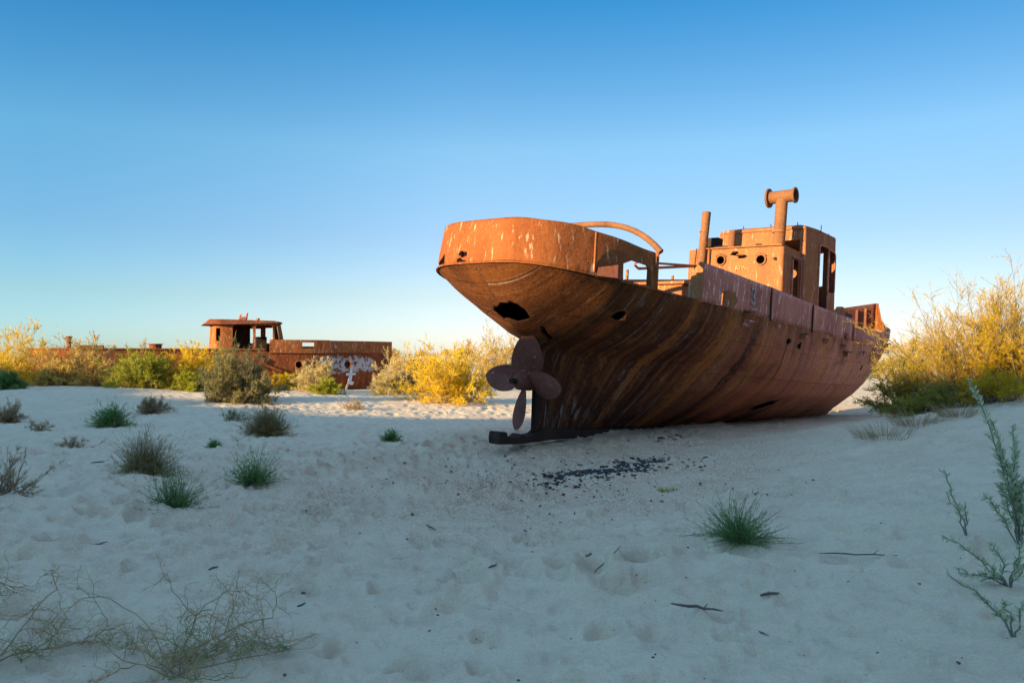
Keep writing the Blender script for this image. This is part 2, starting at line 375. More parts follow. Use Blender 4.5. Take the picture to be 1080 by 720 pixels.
# ------------------------------------------------------------------ ground
SH = np.array([SUN_H.x, SUN_H.y])
def sstep(a, b, x):
    t = np.clip((x - a) / (b - a), 0, 1); return t * t * (3 - 2 * t)
def gauss(x, y, cx, cy, sx, sy, rot=0):
    dx, dy = x - cx, y - cy; c, s = cos(rot), sin(rot)
    a = (dx * c + dy * s) / sx; b = (-dx * s + dy * c) / sy
    return np.exp(-.5 * (a * a + b * b))
def ship_xy(x, y):
    dx, dy = x - SHIP_O.x, y - SHIP_O.y
    X = dx * sin(TH) + dy * cos(TH); Y = -(dx * cos(TH) - dy * sin(TH))
    return X, Y
def ground(x, y, micro=True):
    x = np.asarray(x, float); y = np.asarray(y, float); r = np.hypot(x, y)
    z = np.zeros_like(x)
    # general lie of the basin
    z += -.12 * sstep(9, 16, y) * sstep(-9, -2, x) * (1 - sstep(30, 45, y))
    # crest on the left
    z += .50 * gauss(x, y, -19, 30, 6.5, 4.0, .15) + .12 * gauss(x, y, -9, 30, 5, 4)
    z += .16 * gauss(x, y, -7, 10, 3.5, 3.5) - .26 * gauss(x, y, .8, 10.0, 3.0, 1.7, -.3)
    # right hand dune
    d = gauss(x, y, 11.0, 13.6, 4.2, 3.7, -.15)
    z += 1.22 * d + .35 * gauss(x, y, 6.0, 7.5, 2.6, 2.6)
    # low dunes behind
    z += 2.3 * gauss(x, y, 42, 88, 28, 14, -.2) + 1.1 * gauss(x, y, 4, 95, 22, 12) + 1.0 * gauss(x, y, -60, 110, 40, 16) + .5*gauss(x,y,18,52,6,6)
    z += .9 * perlin(x / 37 + 3.1, y / 37 + 1.7) * sstep(40, 90, r)
    z += .18 * perlin(x / 7.3, y / 7.3) * sstep(3, 14, r)
    # sand bedding the hull
    X, Y = ship_xy(x, y)
    near = np.exp(-.5 * (Y / 2.6) ** 2) * sstep(-3, .5, X) * (1 - sstep(18, 25, X))
    tgt = np.interp(X, [-3, 0, 1.2, 2.2, 4, 8, 14, 18, 24], [-.12, -.06, -.02, .07, .08, .02, -.16, -.30, -.35])
    z = z * (1 - near) + tgt * near
    # dune behind the photographer: throws the shade over the foreground
    u = -(x * SH[0] + y * SH[1]); v = x * SH[1] - y * SH[0]
    v = -(x * -SH[1] + y * SH[0])
    hr = np.interp(v, RV, RH)
    hr = hr + .75 * perlin(v / 4.1 + 9, v * 0 + .5) + .35 * perlin(v / 1.7, v * 0 + 2.5)
    z += hr * np.exp(-.5 * ((u + 40) / 9.0) ** 2) * sstep(-1.0, -5.0, u)
    if micro:
        k = 1 - sstep(26, 46, r)
        rough = .55 + .75 * gauss(x, y, -3, 11, 5, 6) - .30 * d
        a = perlin(x / .62 + 5, y / .50); b = perlin(x / .27, y / .23 + 8); c = perlin(x / 1.7 + 2, y / 1.3 + 4)
        dim = -np.clip(perlin(x / .42 + 31, y / .34 + 17) - .18, 0, 1)
        z += k * rough * (.060 * a + .030 * b + .10 * c + .10 * dim)
        z += k * rough * ((.35 + 1.1 * sstep(-.25, .35, perlin(x / 2.3 + 11, y / 2.3))) * dents(x, y, .66, .11, .19, .105, 3) + dents(x + 3.3, y + 1.1, .37, .06, .105, .058, 91) + dents(x + 1.7, y + 5.1, .19, .03, .055, .026, 47))
    return z
RV = [-60, -20, 0, 6, 11, 16, 22, 34, 46, 90]
RH = [12.5, 12.5, 12.5, 12.4, 12.1, 11.0, 10.0, 9.9, 9.6, 9.6]

def dents(x, y, cell, rmin, rmax, dep, seed):
    """old footprints and wind hollows: one dent per cell, each with a soft raised rim"""
    ci = np.floor(x / cell).astype(int); cj = np.floor(y / cell).astype(int); out = np.zeros_like(x)
    for di in (-1, 0, 1):
        for dj in (-1, 0, 1):
            i = ci + di; j = cj + dj
            def h(k): return _perm[(_perm[(i + k) & 255] + j * 7 + seed) & 255] / 255.0
            px = (i + h(1)) * cell; py = (j + h(57)) * cell; r = rmin + (rmax - rmin) * h(101); a = h(33) * pi
            dx, dy = x - px, y - py; u = dx * np.cos(a) + dy * np.sin(a); w = -dx * np.sin(a) + dy * np.cos(a)
            q = (u / (r * 1.35)) ** 2 + (w / (r * .8)) ** 2
            out += dep * (.25 + h(17)) * (-np.exp(-q * 1.6) * (1.0) + .45 * np.exp(-(np.sqrt(q) - 1.35) ** 2 * 6))
    return out

def gz(x, y, micro=True): return float(ground(np.array([x]), np.array([y]), micro)[0])

def make_ground():
    fr = np.radians(np.arange(-41, 41.01, .14)); bk = np.radians(np.r_[np.arange(41, 319, 1.0)][1:])
    az = np.concatenate([fr, bk])
    rr = [.5]
    while rr[-1] < 46: rr.append(rr[-1] * 1.0075)
    while rr[-1] < 6000: rr.append(rr[-1] * 1.06)
    rr = np.array(rr)
    R, A = np.meshgrid(rr, az, indexing='ij'); x = R * np.sin(A); y = R * np.cos(A)
    z = ground(x, y)
    na, nr = len(az), len(rr)
    vs = np.stack([x, y, z], -1).reshape(-1, 3)
    vs = np.vstack([vs, [[0, 0, gz(0, 0)]]])
    i, j = np.meshgrid(np.arange(nr - 1), np.arange(na), indexing='ij'); j2 = (j + 1) % na
    q = np.stack([i * na + j, (i + 1) * na + j, (i + 1) * na + j2, i * na + j2], -1).reshape(-1, 4)
    jj = np.arange(na); c = np.stack([np.full(na, nr * na), jj, (jj + 1) % na], -1)
    fx, fy = vs[:, 0], vs[:, 1]; X, Y = ship_xy(fx, fy)
    co = np.exp(-.5 * ((Y + 1.4) / 1.9) ** 2) * sstep(-2.0, 1.0, X) * (1 - sstep(9, 14, X))
    co = np.maximum(co, .75 * np.exp(-.5 * ((Y + 3) / 3.2) ** 2) * gauss(fx, fy, 0.5, 11.5, 4.2, 3.4))
    co = np.clip(co * 1.7 * (.75 + .8 * perlin(fx / .9, fy / .9)), 0, .95)
    o = mesh_np('ground', vs, [q[:, ::-1], c[:, ::-1]], M_SAND, smooth=True, attr={'coarse': co})
    if o.data.polygons[0].normal.z < 0: o.data.flip_normals()
    return tag(o, 'pale desert sand with soft hummocks and a dune rising at the right', 'sand', kind='structure')
make_ground()

def on_ground(px, py):
    """ground point seen at a photo pixel: only used to find where things stand"""
    d = Vector((0, cos(PITCH), sin(PITCH))) + Vector((1, 0, 0)) * ((px - 540) / FPX) + Vector((0, -sin(PITCH), cos(PITCH))) * ((360 - py) / FPX)
    ts = np.concatenate([np.arange(2.5, 14, .05), np.arange(14, 40, .15), np.arange(40, 140, 1.0)]); xs = d.x * ts; ys = d.y * ts; zs = CAMZ + d.z * ts
    g = ground(xs, ys, False); k = np.nonzero(zs < g)[0]
    t = ts[k[0]] if len(k) else 60.0
    return d.x * t, d.y * t, d.y * t

# ================================================================== the beached boat
ship = empty('rusty_boat'); ship.matrix_world = SHIP_M
tag(ship, 'large rusty tug boat stranded on the sand with its propeller towards us', 'boat')

LB = 21.8                                     # stem head
def zdeck(X):
    aft = 2.885 - .030 * np.clip(X, -1, 6) + .011 * np.clip(3 - X, 0, None) ** 2
    mid = np.interp(X, [6, 8.5, 11, 13], [2.70, 2.62, 2.58, 2.60])
    w = sstep(3.5, 6.5, X)
    z = aft * (1 - w) + mid * w
    return z + 1.0 * np.clip((X - 12) / (LB - 12), 0, None) ** 1.8
BW = np.array([0, .1, .2, .35, .5, .62, .75, .88, 1.0])
BT = np.array([.09, .72, 1.18, 1.66, 1.96, 2.10, 2.20, 2.27, 2.30])
AFT = [(0, 1.08), (.54, 1.08), (.60, .85), (.66, .42), (.75, .10), (.88, -.38), (1.0, -.787)]
def xaft(w): return np.interp(w, [a for a, _ in AFT], [b for _, b in AFT])
def xstem(w): return 15.7 + 6.1 * np.power(np.clip(w, 0, 1.4), .72)
def halfb(X, w):
    B = np.interp(w, BW, BT); Xa = xaft(w); X1 = np.interp(w, [0, .5, 1], [9.0, 7.8, 5.72])
    n = 1.93; im = np.interp(w, [0, .2, .4, .55, .66, .8, .92, 1], [1.6, 1.32, 1.08, .90, .68, .46, .34, .282])
    t = np.clip((X1 - X) / (X1 - Xa), 0, 1)
    a = np.power(np.clip(1 - t ** n, 0, 1), im)
    Xs = xstem(w); tb = np.clip((X - 11.2) / (Xs - 11.2), 0, 1)
    f = np.power(np.clip(1 - tb ** 2.1, 0, 1), np.interp(w, [0, .5, 1], [1.05, .98, .86]))
    return .03 + (B - .03) * a * f
def hull_pt(X, w, sd):
    Z = .2 + w * (zdeck(X) - .2)
    return X, sd * halfb(X, w), Z

def build_hull():
    nw = 74; ns = 230
    ww = np.linspace(0, 1, nw); s = np.linspace(0, 1, ns)
    s = np.where(s < .55, .55 * (s / .55) ** 1.9, s); s = np.clip(s, 0, 1)
    vs = []; hu = []; hv = []; hsd = []
    for sd in (-1, 1):
        for w in ww:
            Xa, Xs = xaft(w), xstem(w)
            X = Xa + (Xs - Xa) * (1 - (1 - s) ** 1.25)
            x, y, z = hull_pt(X, w, sd)
            # gentle dents between frames
            y = y + sd * .018 * np.sin(X * 2 * pi / .72) * np.clip(1 - abs(w - .55) / .5, 0, 1) + sd * .02 * perlin(X / 1.3 + 7 * sd, np.full_like(X, w * 4 + 3))
            vs.append(np.stack([X, y, np.broadcast_to(z, X.shape)], -1)); hu.append(X); hsd.append(np.full(ns, 40.0 * (sd > 0))); hv.append(np.full(ns, w))
    vs = np.concatenate(vs); hu = np.concatenate(hu); hv = np.concatenate(hv); hsd = np.concatenate(hsd)
    q = []
    i, j = np.meshgrid(np.arange(nw - 1), np.arange(ns - 1), indexing='ij')
    for k in (0, 1):
        b = k * nw * ns
        f = np.stack([b + i * ns + j, b + i * ns + j + 1, b + (i + 1) * ns + j + 1, b + (i + 1) * ns + j], -1).reshape(-1, 4)
        q.append(f if k == 0 else f[:, ::-1])
    # close the stem and stern edges between the two sides
    ii = np.arange(nw - 1); b = nw * ns
    q.append(np.stack([ii * ns + ns - 1, b + ii * ns + ns - 1, b + (ii + 1) * ns + ns - 1, (ii + 1) * ns + ns - 1], -1))
    q.append(np.stack([ii * ns, (ii + 1) * ns, b + (ii + 1) * ns, b + ii * ns], -1))
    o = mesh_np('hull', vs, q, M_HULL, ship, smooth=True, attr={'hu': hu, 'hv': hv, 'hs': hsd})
    return o
hull = build_hull()

def side_cut(X, Z, poly, depth=(.6, 3.2), sd=-1):
    """prism through the starboard side: poly in (X, Z)"""
    M = Matrix(((1, 0, 0, X), (0, 0, 1, 0), (0, 1, 0, Z), (0, 0, 0, 1)))
    y0, y1 = (-depth[1], -depth[0]) if sd < 0 else depth
    return MB().prism(poly, y0, y1, M)
def aft_cut(Y, Z, poly, x0, x1):
    """prism along the boat: poly in (Y, Z)"""
    M = Matrix(((0, 0, 1, 0), (1, 0, 0, Y), (0, 1, 0, Z), (0, 0, 0, 1)))
    return MB().prism(poly, x0, x1, M)
solid_cut(hull, .03, [
    aft_cut(-.10, 2.32, [(-.33, .02), (-.30, -.10), (-.20, -.13), (-.06, -.16), (.10, -.11), (.22, -.12), (.34, .01), (.26, .07), (.20, .06), (.05, .13), (-.10, .12), (-.16, .15), (-.27, .10)], -1.2, 1.0),
    aft_cut(-.36, 1.86, ragged(0, 0, .055, .24, 12, .3, 3, .35), -.5, 1.0),
    side_cut(1.45, 2.35, ragged(0, 0, .10, .07, 9, .3, 5)),
    side_cut(7.3, 2.28, ragged(0, 0, .09, .06, 9, .3, 6), (1.2, 3)), side_cut(8.0, 2.22, ragged(0, 0, .08, .08, 9, .3, 7), (1.2, 3)),
    side_cut(8.4, .78, ragged(0, 0, .42, .10, 14, .3, 8, .2), (.8, 3)),
    side_cut(13.2, 1.9, ragged(0, 0, .12, .08, 9, .3, 9), (1.0, 3)),
    side_cut(14.0, 2.28, [(-.08, -.25), (.08, -.25), (.09, .2), (-.07, .2)], (.8, 3)),
    side_cut(15.5, 2.35, [(-.09, -.22), (.09, -.22), (.1, .2), (-.07, .2)], (.8, 3)),
])

# keel bar, sternpost and the heel (shoe) that carried the rudder
k = MB()
k.box((8.6, 0, .125), (14.4, .22, .17))
k.build('keel', M_DARK, ship, bevel=.015)
k = MB()
prof = [(0, 0), (.55, -.015), (1.4, .03), (2.2, .05), (2.2, .24), (1.2, .25), (1.05, .16), (.75, .12), (.62, .17), (.5, .11), (.22, .13), (.19, .21), (0, .22), (-.02, .1)]
Mx = Matrix(((1, 0, 0, 0), (0, 0, 1, 0), (0, 1, 0, 0), (0, 0, 0, 1)))
k.prism(prof, -.13, .13, Mx); k.build('keel_shoe', M_DARK, ship, bevel=.02)
MB().tube([(1.12, 0, .2), (1.10, 0, 1.0), (1.06, 0, 1.95)], [.075, .08, .07], 10).build('stern_post', M_DARK, ship, True)

# propeller
prop = MB().tube([(.48, 0, 1.1), (.52, 0, 1.1), (.60, 0, 1.1), (.86, 0, 1.1), (1.12, 0, 1.1)], [.05, .09, .155, .165, .15], 20).build('propeller', M_PROP, ship, True)
MB().tube([(.36, 0, 1.1), (.50, 0, 1.1)], [.055, .06], 6).build('shaft_nut', M_DARK, prop)
def blade(ang):
    nu, nv = 9, 14; vs = []
    for side in (1, -1):
        for iv in range(nv + 1):
            t = iv / nv; r = .12 + .76 * t
            wd_ = .30 * (sin(pi * min(1, (.16 + .84 * t)) ** .92) ** .5 if t < .985 else 0.16) * (1.0 if t > .15 else .55 + 3 * t)
            pitch = radians(44 - 28 * t)                  # blade twist
            for iu in range(nu + 1):
                q = (iu / nu - .5) * 2
                cq = q * wd_
                th = side * (.030 * (1 - .6 * t)) * max(0, 1 - q * q) + side * .003
                a = cq * cos(pitch); x = -cq * sin(pitch) + th * cos(pitch); a = a + th * sin(pitch)
                phi = a / max(r, .22)
                rad = r
                y = rad * sin(phi); z = rad * cos(phi)
                vs.append((x + .10 * t * -1, y, z))
    n1 = (nv + 1) * (nu + 1); fs = []
    for s_ in (0, 1):
        for iv in range(nv):
            for iu in range(nu):
                a = s_ * n1 + iv * (nu + 1) + iu
                fs.append((a, a + 1, a + nu + 2, a + nu + 1))
    for iv in range(nv):
        for iu in (0, nu):
            a = iv * (nu + 1) + iu; fs.append((a, a + nu + 1, n1 + a + nu + 1, n1 + a))
    for iu in range(nu):
        a = nv * (nu + 1) + iu; fs.append((a, a + 1, n1 + a + 1, n1 + a))
    R = Matrix.Rotation(ang, 3, 'X')
    m = MB(); m.add([R @ Vector(v) + Vector((.78, 0, 1.1)) for v in vs], fs)
    return m.build('blade', M_PROP, prop, True)
for a in (0, 90, 180, 270): blade(radians(a + 6))

# ---- bulwark round the stern
def bul_curve(X0p, X0s, n=150):
    """plan points of the stern bulwark from port round the stern to starboard"""
    pts = []
    for sd, Xe in ((1, X0p), (-1, X0s)):
        t = np.linspace(0, 1, n) ** 2.0; X = -.787 + (Xe + .787) * t
        y = np.array([halfb(x, 1.0) for x in X]); y[0] = 0
        p = list(zip(X, sd * y)); pts.append(p)
    return pts[0][::-1] + pts[1][1:]
def stern_bulwark():
    pl = np.array(bul_curve(2.6, 1.82)); nz = 10
    seg = np.r_[0, np.cumsum(np.linalg.norm(np.diff(pl, axis=0), axis=1))]
    ss = np.linspace(0, seg[-1], 240); X = np.interp(ss, seg, pl[:, 0]); Y = np.interp(ss, seg, pl[:, 1])
    vs = []
    for i in range(len(ss)):
        cx, cy = 2.5, 0
        zb = zdeck(X[i]); 
        zt = zb + .74 + .04 * perlin(np.array([ss[i] / .8]), np.array([.3]))[0]
        if Y[i] < 0: zt -= .10 * float(sstep(.0, 1.9, X[i]))
        for k_ in range(nz + 1):
            u = k_ / nz
            sh = 1 - .035 * u                                # slight tumblehome
            dent = .02 * perlin(np.array([ss[i] / .9]), np.array([u * 1.5 + 4]))[0]
            vs.append((cx + (X[i] - cx) * (sh + dent * .3), Y[i] * (sh + dent * .3), zb - .02 + (zt - zb + .02) * u))
    q = [(i * (nz + 1) + k_, (i + 1) * (nz + 1) + k_, (i + 1) * (nz + 1) + k_ + 1, i * (nz + 1) + k_ + 1) for i in range(len(ss) - 1) for k_ in range(nz)]
    m = MB(); m.add(vs, q); o = m.build('stern_bulwark', M_BULW, ship, True)
    notch = [(-.42, -.5), (.36, -.5), (.34, .36), (.22, .46), (-.14, .50), (-.34, .42)]
    solid_cut(o, .022, [
        side_cut(1.33, 2.78, notch, (.9, 3.0)),
        aft_cut(1.18, 3.06, ragged(0, 0, .15, .11, 11, .35, 21), -1.2, 1.3), aft_cut(.84, 3.10, ragged(0, 0, .13, .12, 10, .35, 22), -1.2, 1.3),
        aft_cut(.26, 3.20, ragged(0, 0, .09, .06, 11, .4, 23), -1.2, .3), aft_cut(.30, 3.06, ragged(0, 0, .10, .07, 9, .4, 25), -1.2, .3)])
    return o
stern_bulwark()
for yy_ in (-1.44, -.72, .0, .55, 1.3):
    xs_ = [x for x in np.linspace(-.78, 1.5, 300) if abs(float(halfb(x, 1)) - abs(yy_)) < .03]; x_ = (xs_[0] if xs_ else -.76) + .04
    MB().box((x_ + .27, yy_ * .93, float(zdeck(x_)) + .30), (.14, .05, .60)).build('bulwark_stay', M_SIDE, ship)
# rubbing strip between bulwark and hull at the stern
def follow(X0, X1, w, dz=0, out=0.0, sd=-1, n=60):
    r = []
    for X in np.linspace(X0, X1, n):
        x, y, z = hull_pt(X, w, sd); r.append((X, float(y) + sd * out, float(z) + dz))
    return r
pl = bul_curve(2.4, 2.4, 60)
MB().tube([(x - .0, y * 1.004, float(zdeck(x)) - .02) for x, y in pl[::2]], .013, 6).build('rubbing_strip', M_HULL if False else M_BULW, ship)
# plate edge strap on the starboard quarter, torn flap under the notch
b = MB()
x, y = .36, float(halfb(.36, 1)); zb = float(zdeck(.36))
b.box((x, -y + .0, zb + .36), (.045, .03, .66)); b.build('plate_strap', M_BULW, ship)
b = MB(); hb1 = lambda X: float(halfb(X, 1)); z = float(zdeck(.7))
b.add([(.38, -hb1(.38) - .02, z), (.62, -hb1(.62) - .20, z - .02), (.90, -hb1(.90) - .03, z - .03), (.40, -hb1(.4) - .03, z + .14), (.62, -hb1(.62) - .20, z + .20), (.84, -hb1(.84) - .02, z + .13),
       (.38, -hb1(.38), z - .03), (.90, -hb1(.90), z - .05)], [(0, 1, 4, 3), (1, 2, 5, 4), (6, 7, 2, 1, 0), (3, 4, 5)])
solid_cut(b.build('torn_plate', M_BOW_SHADED, ship), .012, [])

# end frame of the stern bulwark and the arched tow rail over the aft deck
b = MB(); yb = float(halfb(1.82, 1)); zb = float(zdeck(1.82))
b.box((1.80, -yb + .11, zb + .33), (.03, .22, .64)); b.build('bulwark_end_frame', M_BULW, ship)
arch = []
for t in np.linspace(0, 1, 30):
    y = -2.03 + 4.06 * t; k_ = 1 - abs(2 * t - 1) ** 3.6
    arch.append((1.78, y * 1.02, 3.50 + .60 * k_))
MB().tube(arch, .055, 10).build('tow_rail', M_PIPE, ship, True)

# deck
def deck():
    n = 80; X = np.linspace(-.70, 21.3, n); vs = []
    for x in X:
        y = max(.02, float(halfb(x, .97)) - .03); z = float(zdeck(x)) - .10
        vs += [(x, -y, z), (x, -y * .5, z + .03), (x, 0, z + .04), (x, y * .5, z + .03), (x, y, z)]
    fs = [(i * 5 + k_, (i + 1) * 5 + k_, (i + 1) * 5 + k_ + 1, i * 5 + k_ + 1) for i in range(n - 1) for k_ in range(4)]
    m = MB(); m.add(vs, fs); return m.build('deck', M_DECK, ship)
deck()

# port rails seen through the gap
r = MB(); zr = float(zdeck(3))
r.tube([(x, 1.2, 3.90 + .155 * (x - 6.17)) for x in np.linspace(6.4, 10.2, 8)], .035, 8)
r.tube([(6.4, 1.2, 3.935), (6.22, 1.2, 4.0), (6.28, 1.2, 4.08), (6.6, 1.2, 4.14), (7.4, 1.2, 4.20), (10.2, 1.2, 4.48)], .03, 8)
r.box((8.0, 1.2, 3.80), (4.6, .06, .12), Matrix.Rotation(-.12, 3, 'Y'))
for x_ in (5.9, 6.9, 8.1, 9.3): r.box((x_, 1.2, 3.2 + .06 * (x_ - 6)), (.06, .05, 1.3))
r.build('port_rail', M_HOUSE, ship)
b = MB(); b.box((6.9, .5, zr + .25), (1.5, 1.3, .9)); b.box((6.9, .5, zr + .73), (1.7, 1.5, .07)); b.build('deck_hatch', M_HOUSE, ship, bevel=.02)

# ---- starboard bulwark amidships
def plate_strip(name, Xs, zlo, zhi, mat, sd=-1, cuts=(), thick=.02, lean=0.0):
    vs = []; nz = 6
    for i, X in enumerate(Xs):
        y = float(halfb(X, 1.0)); zb = float(zdeck(X))
        for k_ in range(nz + 1):
            u = k_ / nz; zz = zb + zlo(X) + (zhi(X) - zlo(X)) * u
            vs.append((X, sd * (y + lean * u + .012 * perlin(np.array([X / 1.1 + 3]), np.array([u * 2]))[0]), zz))
    fs = [(i * (nz + 1) + k_, (i + 1) * (nz + 1) + k_, (i + 1) * (nz + 1) + k_ + 1, i * (nz + 1) + k_ + 1) for i in range(len(Xs) - 1) for k_ in range(nz)]
    m = MB(); m.add(vs, fs); o = m.build(name, mat, ship, True)
    return solid_cut(o, thick, list(cuts))
hi_s = lambda X: float(np.interp(X, [3, 6, 8.5, 11.2], [.70, .66, .62, .56])) 
plate_strip('bulwark', np.linspace(3.10, 11.6, 60), lambda X: -.02, hi_s, M_SIDE, cuts=[
    side_cut(4.05, 2.80, [(-.20, -.12), (.26, -.14), (.24, .24), (.05, .26), (-.18, .20)], (1.5, 3.0))], lean=.03)
lo_s = lambda X: float(np.interp(X, [11.6, 13, 16, 20.5], [.40, .34, .30, .22]))
plate_strip('bow_bulwark', np.linspace(11.62, 20.48, 50), lambda X: -.02, lambda X: lo_s(X) + .06 * perlin(np.array([X / .5]), np.array([.7]))[0], M_SIDE, cuts=[
    side_cut(x_, float(zdeck(x_)) + .02, [(-.06, -.2), (.06, -.2), (.06, .2), (-.06, .2)], (.3, 3.0)) for x_ in ()], lean=.03)
# port side bulwark
plate_strip('bulwark', np.linspace(9.0, 14.0, 30), lambda X: -.02, lambda X: .55, M_SIDE, sd=1, lean=.02)
plate_strip('bow_bulwark', np.linspace(14.02, 21.79, 60), lambda X: -.02, lambda X: float(np.interp(X, [14, 17, 21.8], [.55, .80, .98])), M_BOW_SHADED, sd=1, lean=.0)
# stub of bow plate on the starboard side, lit on its inner face
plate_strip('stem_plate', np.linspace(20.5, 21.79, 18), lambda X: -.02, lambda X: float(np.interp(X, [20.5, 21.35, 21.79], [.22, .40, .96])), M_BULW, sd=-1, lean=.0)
zs_ = float(zdeck(21.8)); MB().tube([(21.74, 0, zs_ - .5), (21.80, 0, zs_), (21.82, 0, zs_ + .97)], .055, 8).build('stem_bar', M_BULW, ship)
# stiffeners inside the port bow bulwark
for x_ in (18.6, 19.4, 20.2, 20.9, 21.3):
    y = float(halfb(x_, 1)); MB().box((x_, y - .07, float(zdeck(x_)) + .42), (.022, .09, .80)).build('bulwark_stiffener', M_BOW_SHADED, ship)
# inner end buttress of the bulwark amidships (faces the sun)
b = MB(); y = float(halfb(3.25, 1)); zb = float(zdeck(3.25))
Mb = Matrix(((0, 0, 1, 3.09), (1, 0, 0, 0), (0, 1, 0, 0), (0, 0, 0, 1)))
b.prism([(-y - .02, zb - .04), (-y + .30, zb - .04), (-y + .28, zb + .20), (-y + .16, zb + .55), (-y + .03, zb + .72), (-y - .04, zb + .70)], -.02, .02, Mb)
b.build('bulwark_buttress', M_HOUSE, ship)
# bent flap by the freeing port
b = MB(); y = float(halfb(3.9, 1)); zb = float(zdeck(3.9))
b.add([(3.86, -y - .02, zb - .03), (4.02, -y - .2, zb - .02), (4.02, -y - .21, zb + .26), (3.88, -y - .03, zb + .28), (4.12, -y - .22, zb + .1)], [(0, 1, 2, 3), (1, 4, 2)])
solid_cut(b.build('bent_flap', M_HOUSE, ship), .012, [])
# plate seams (butt straps)
for x_ in (6.05, 8.55, 11.62):
    y = float(halfb(x_, 1)); h = hi_s(x_) if x_ < 11.6 else .42; zb = float(zdeck(x_))
    MB().box((x_, -y - .035, zb + h / 2 - .03), (.035, .03, h + .04)).build('plate_seam', M_DARK if x_ != 11.62 else M_HOUSE, ship)
# torn rubbing-strake brackets along the deck line
for i, (x_, l_, dz) in enumerate([(4.95, .34, .02), (5.0, .30, -.16), (6.6, .26, -.04), (8.0, .22, -.14), (9.6, .30, -.12), (11.0, .34, -.16), (11.1, .30, -.34), (12.6, .30, -.28), (13.9, .26, -.32), (16.6, .30, -.10), (16.9, .3, -.3)]):
    y = float(halfb(x_, .96)); z = float(zdeck(x_)) + dz
    R = Matrix.Rotation(radians(random.uniform(-18, 18)), 3, 'X') @ Matrix.Rotation(radians(random.uniform(-12, 12)), 3, 'Z')
    b = MB(); b.box((x_, -y - .07, z), (l_, .16, .025), R); b.box((x_ - l_ * .35, -y - .05, z - .06), (.03, .12, .12), R)
    b.build('rubbing_bracket', M_SIDE if i % 3 else M_PIPE, ship)
for x_, r_ in ((11.05, .09),):
    y = float(halfb(x_, 1)); MB().tube([(x_, -y - .03, float(zdeck(x_)) + .06), (x_, -y - .06, float(zdeck(x_)) + .06)], r_, 10).build('fairlead', M_HOUSE, ship)

# ---- engine casing
def rounded(poly, r, n=5):
    out = []; m = len(poly)
    for i in range(m):
        p0, p1, p2 = Vector(poly[i - 1]), Vector(poly[i]), Vector(poly[(i + 1) % m])
        rr = r[i] if hasattr(r, '__len__') else r
        d0, d1 = (p0 - p1).normalized(), (p2 - p1).normalized()
        a, c = p1 + d0 * rr, p1 + d1 * rr
        for k_ in range(n + 1):
            t = k_ / n; out.append(tuple((a * (1 - t) ** 2 + p1 * 2 * t * (1 - t) + c * t * t)))
    return out
DZ = 2.40
def shell(name, poly, z0, z1, mat, top_scale=1.0, roof=None, cuts=(), dx=0, zt=None):
    """walls of a deckhouse: closed plan outline, plate thickness, cut openings"""
    n = len(poly); cx = sum(p[0] for p in poly) / n; cy = sum(p[1] for p in poly) / n
    vs = [(x, y, z0) for x, y in poly]
    vs += [(cx + (x - cx) * top_scale + dx, cy + (y - cy) * top_scale, z1 if zt is None else zt(x)) for x, y in poly]
    fs = [(i, (i + 1) % n, n + (i + 1) % n, n + i) for i in range(n)]
    if roof: fs.append(tuple(range(n, 2 * n)))
    m = MB(); m.add(vs, fs); o = m.build(name, mat, ship, False)
    solid_cut(o, .03, list(cuts))
    return o
cas_poly = rounded([(9.36, -1.25), (11.55, -1.12), (11.55, 1.35), (9.36, 1.55)], [.10, .03, .05, .28])
def circ(r, n=18): return [(r * cos(2 * pi * i / n), r * sin(2 * pi * i / n)) for i in range(n)]
casing = shell('engine_casing', cas_poly, DZ, 4.85, M_HOUSE, .985, True, [
    aft_cut(.47, 4.52, circ(.115), 9.0, 9.9), aft_cut(-.64, 4.49, circ(.12), 9.0, 9.9),
    aft_cut(.12, 4.68, ragged(0, 0, .12, .05, 10, .35, 31), 9.0, 9.9), aft_cut(-.10, 4.57, [(-.1, -.02), (.1, -.02), (.08, .03), (-.1, .02)], 9.0, 9.9),
    side_cut(10.35, 3.75, rounded([(-.27, -1.0), (.27, -1.0), (.27, .86), (-.27, .86)], .10, 3), (.8, 1.6))])
def ring(name, c, axis, ro, ri, th, mat, parent):
    c = Vector(c); a = Vector(axis).normalized()
    return MB().pipe([c - a * th / 2, c + a * th / 2], ro, ri, 22).build(name, mat, parent, True)
ring('porthole', (9.355, .47, 4.52), (1, 0, 0), .145, .108, .05, M_PIPE, casing)
ring('porthole', (9.355, -.64, 4.49), (1, 0, 0), .15, .112, .05, M_PIPE, casing)
b = MB(); b.box((9.31, .06, 4.71), (.12, .10, .04)); b.box((9.30, -.12, 4.61), (.14, .22, .03)); b.build('torn_bracket', M_DARK, casing)
MB().box((9.33, -1.02, 4.5), (.05, .06, .06)).build('bolt_head', M_DARK, casing)
# scratched, illegible scribble lines on the aft wall
rs = random.Random(8); M_SCR = plain('scratch', (.60, .30, .12), .9, .25, 30)
for row, (y0, y1, z) in enumerate([(.02, -.28, 4.30), (.15, -.95, 3.78), (-.25, -.95, 3.55), (.2, .1, 4.0)]):
    y = y0; sc = MB()
    while y > y1:
        w_ = rs.uniform(.03, .07); h = rs.uniform(.05, .14)
        sc.box((9.338, y, z + rs.uniform(-.02, .02)), (.006, .014, h), Matrix.Rotation(rs.uniform(-.6, .6), 3, 'X'))
        if rs.random() < .6: sc.box((9.3395, y - w_ / 2, z + rs.uniform(-.05, .05)), (.006, w_, .014), Matrix.Rotation(rs.uniform(-.5, .5), 3, 'X'))
        y -= w_ + .012
    sc.build('scratched_line', M_SCR, casing)
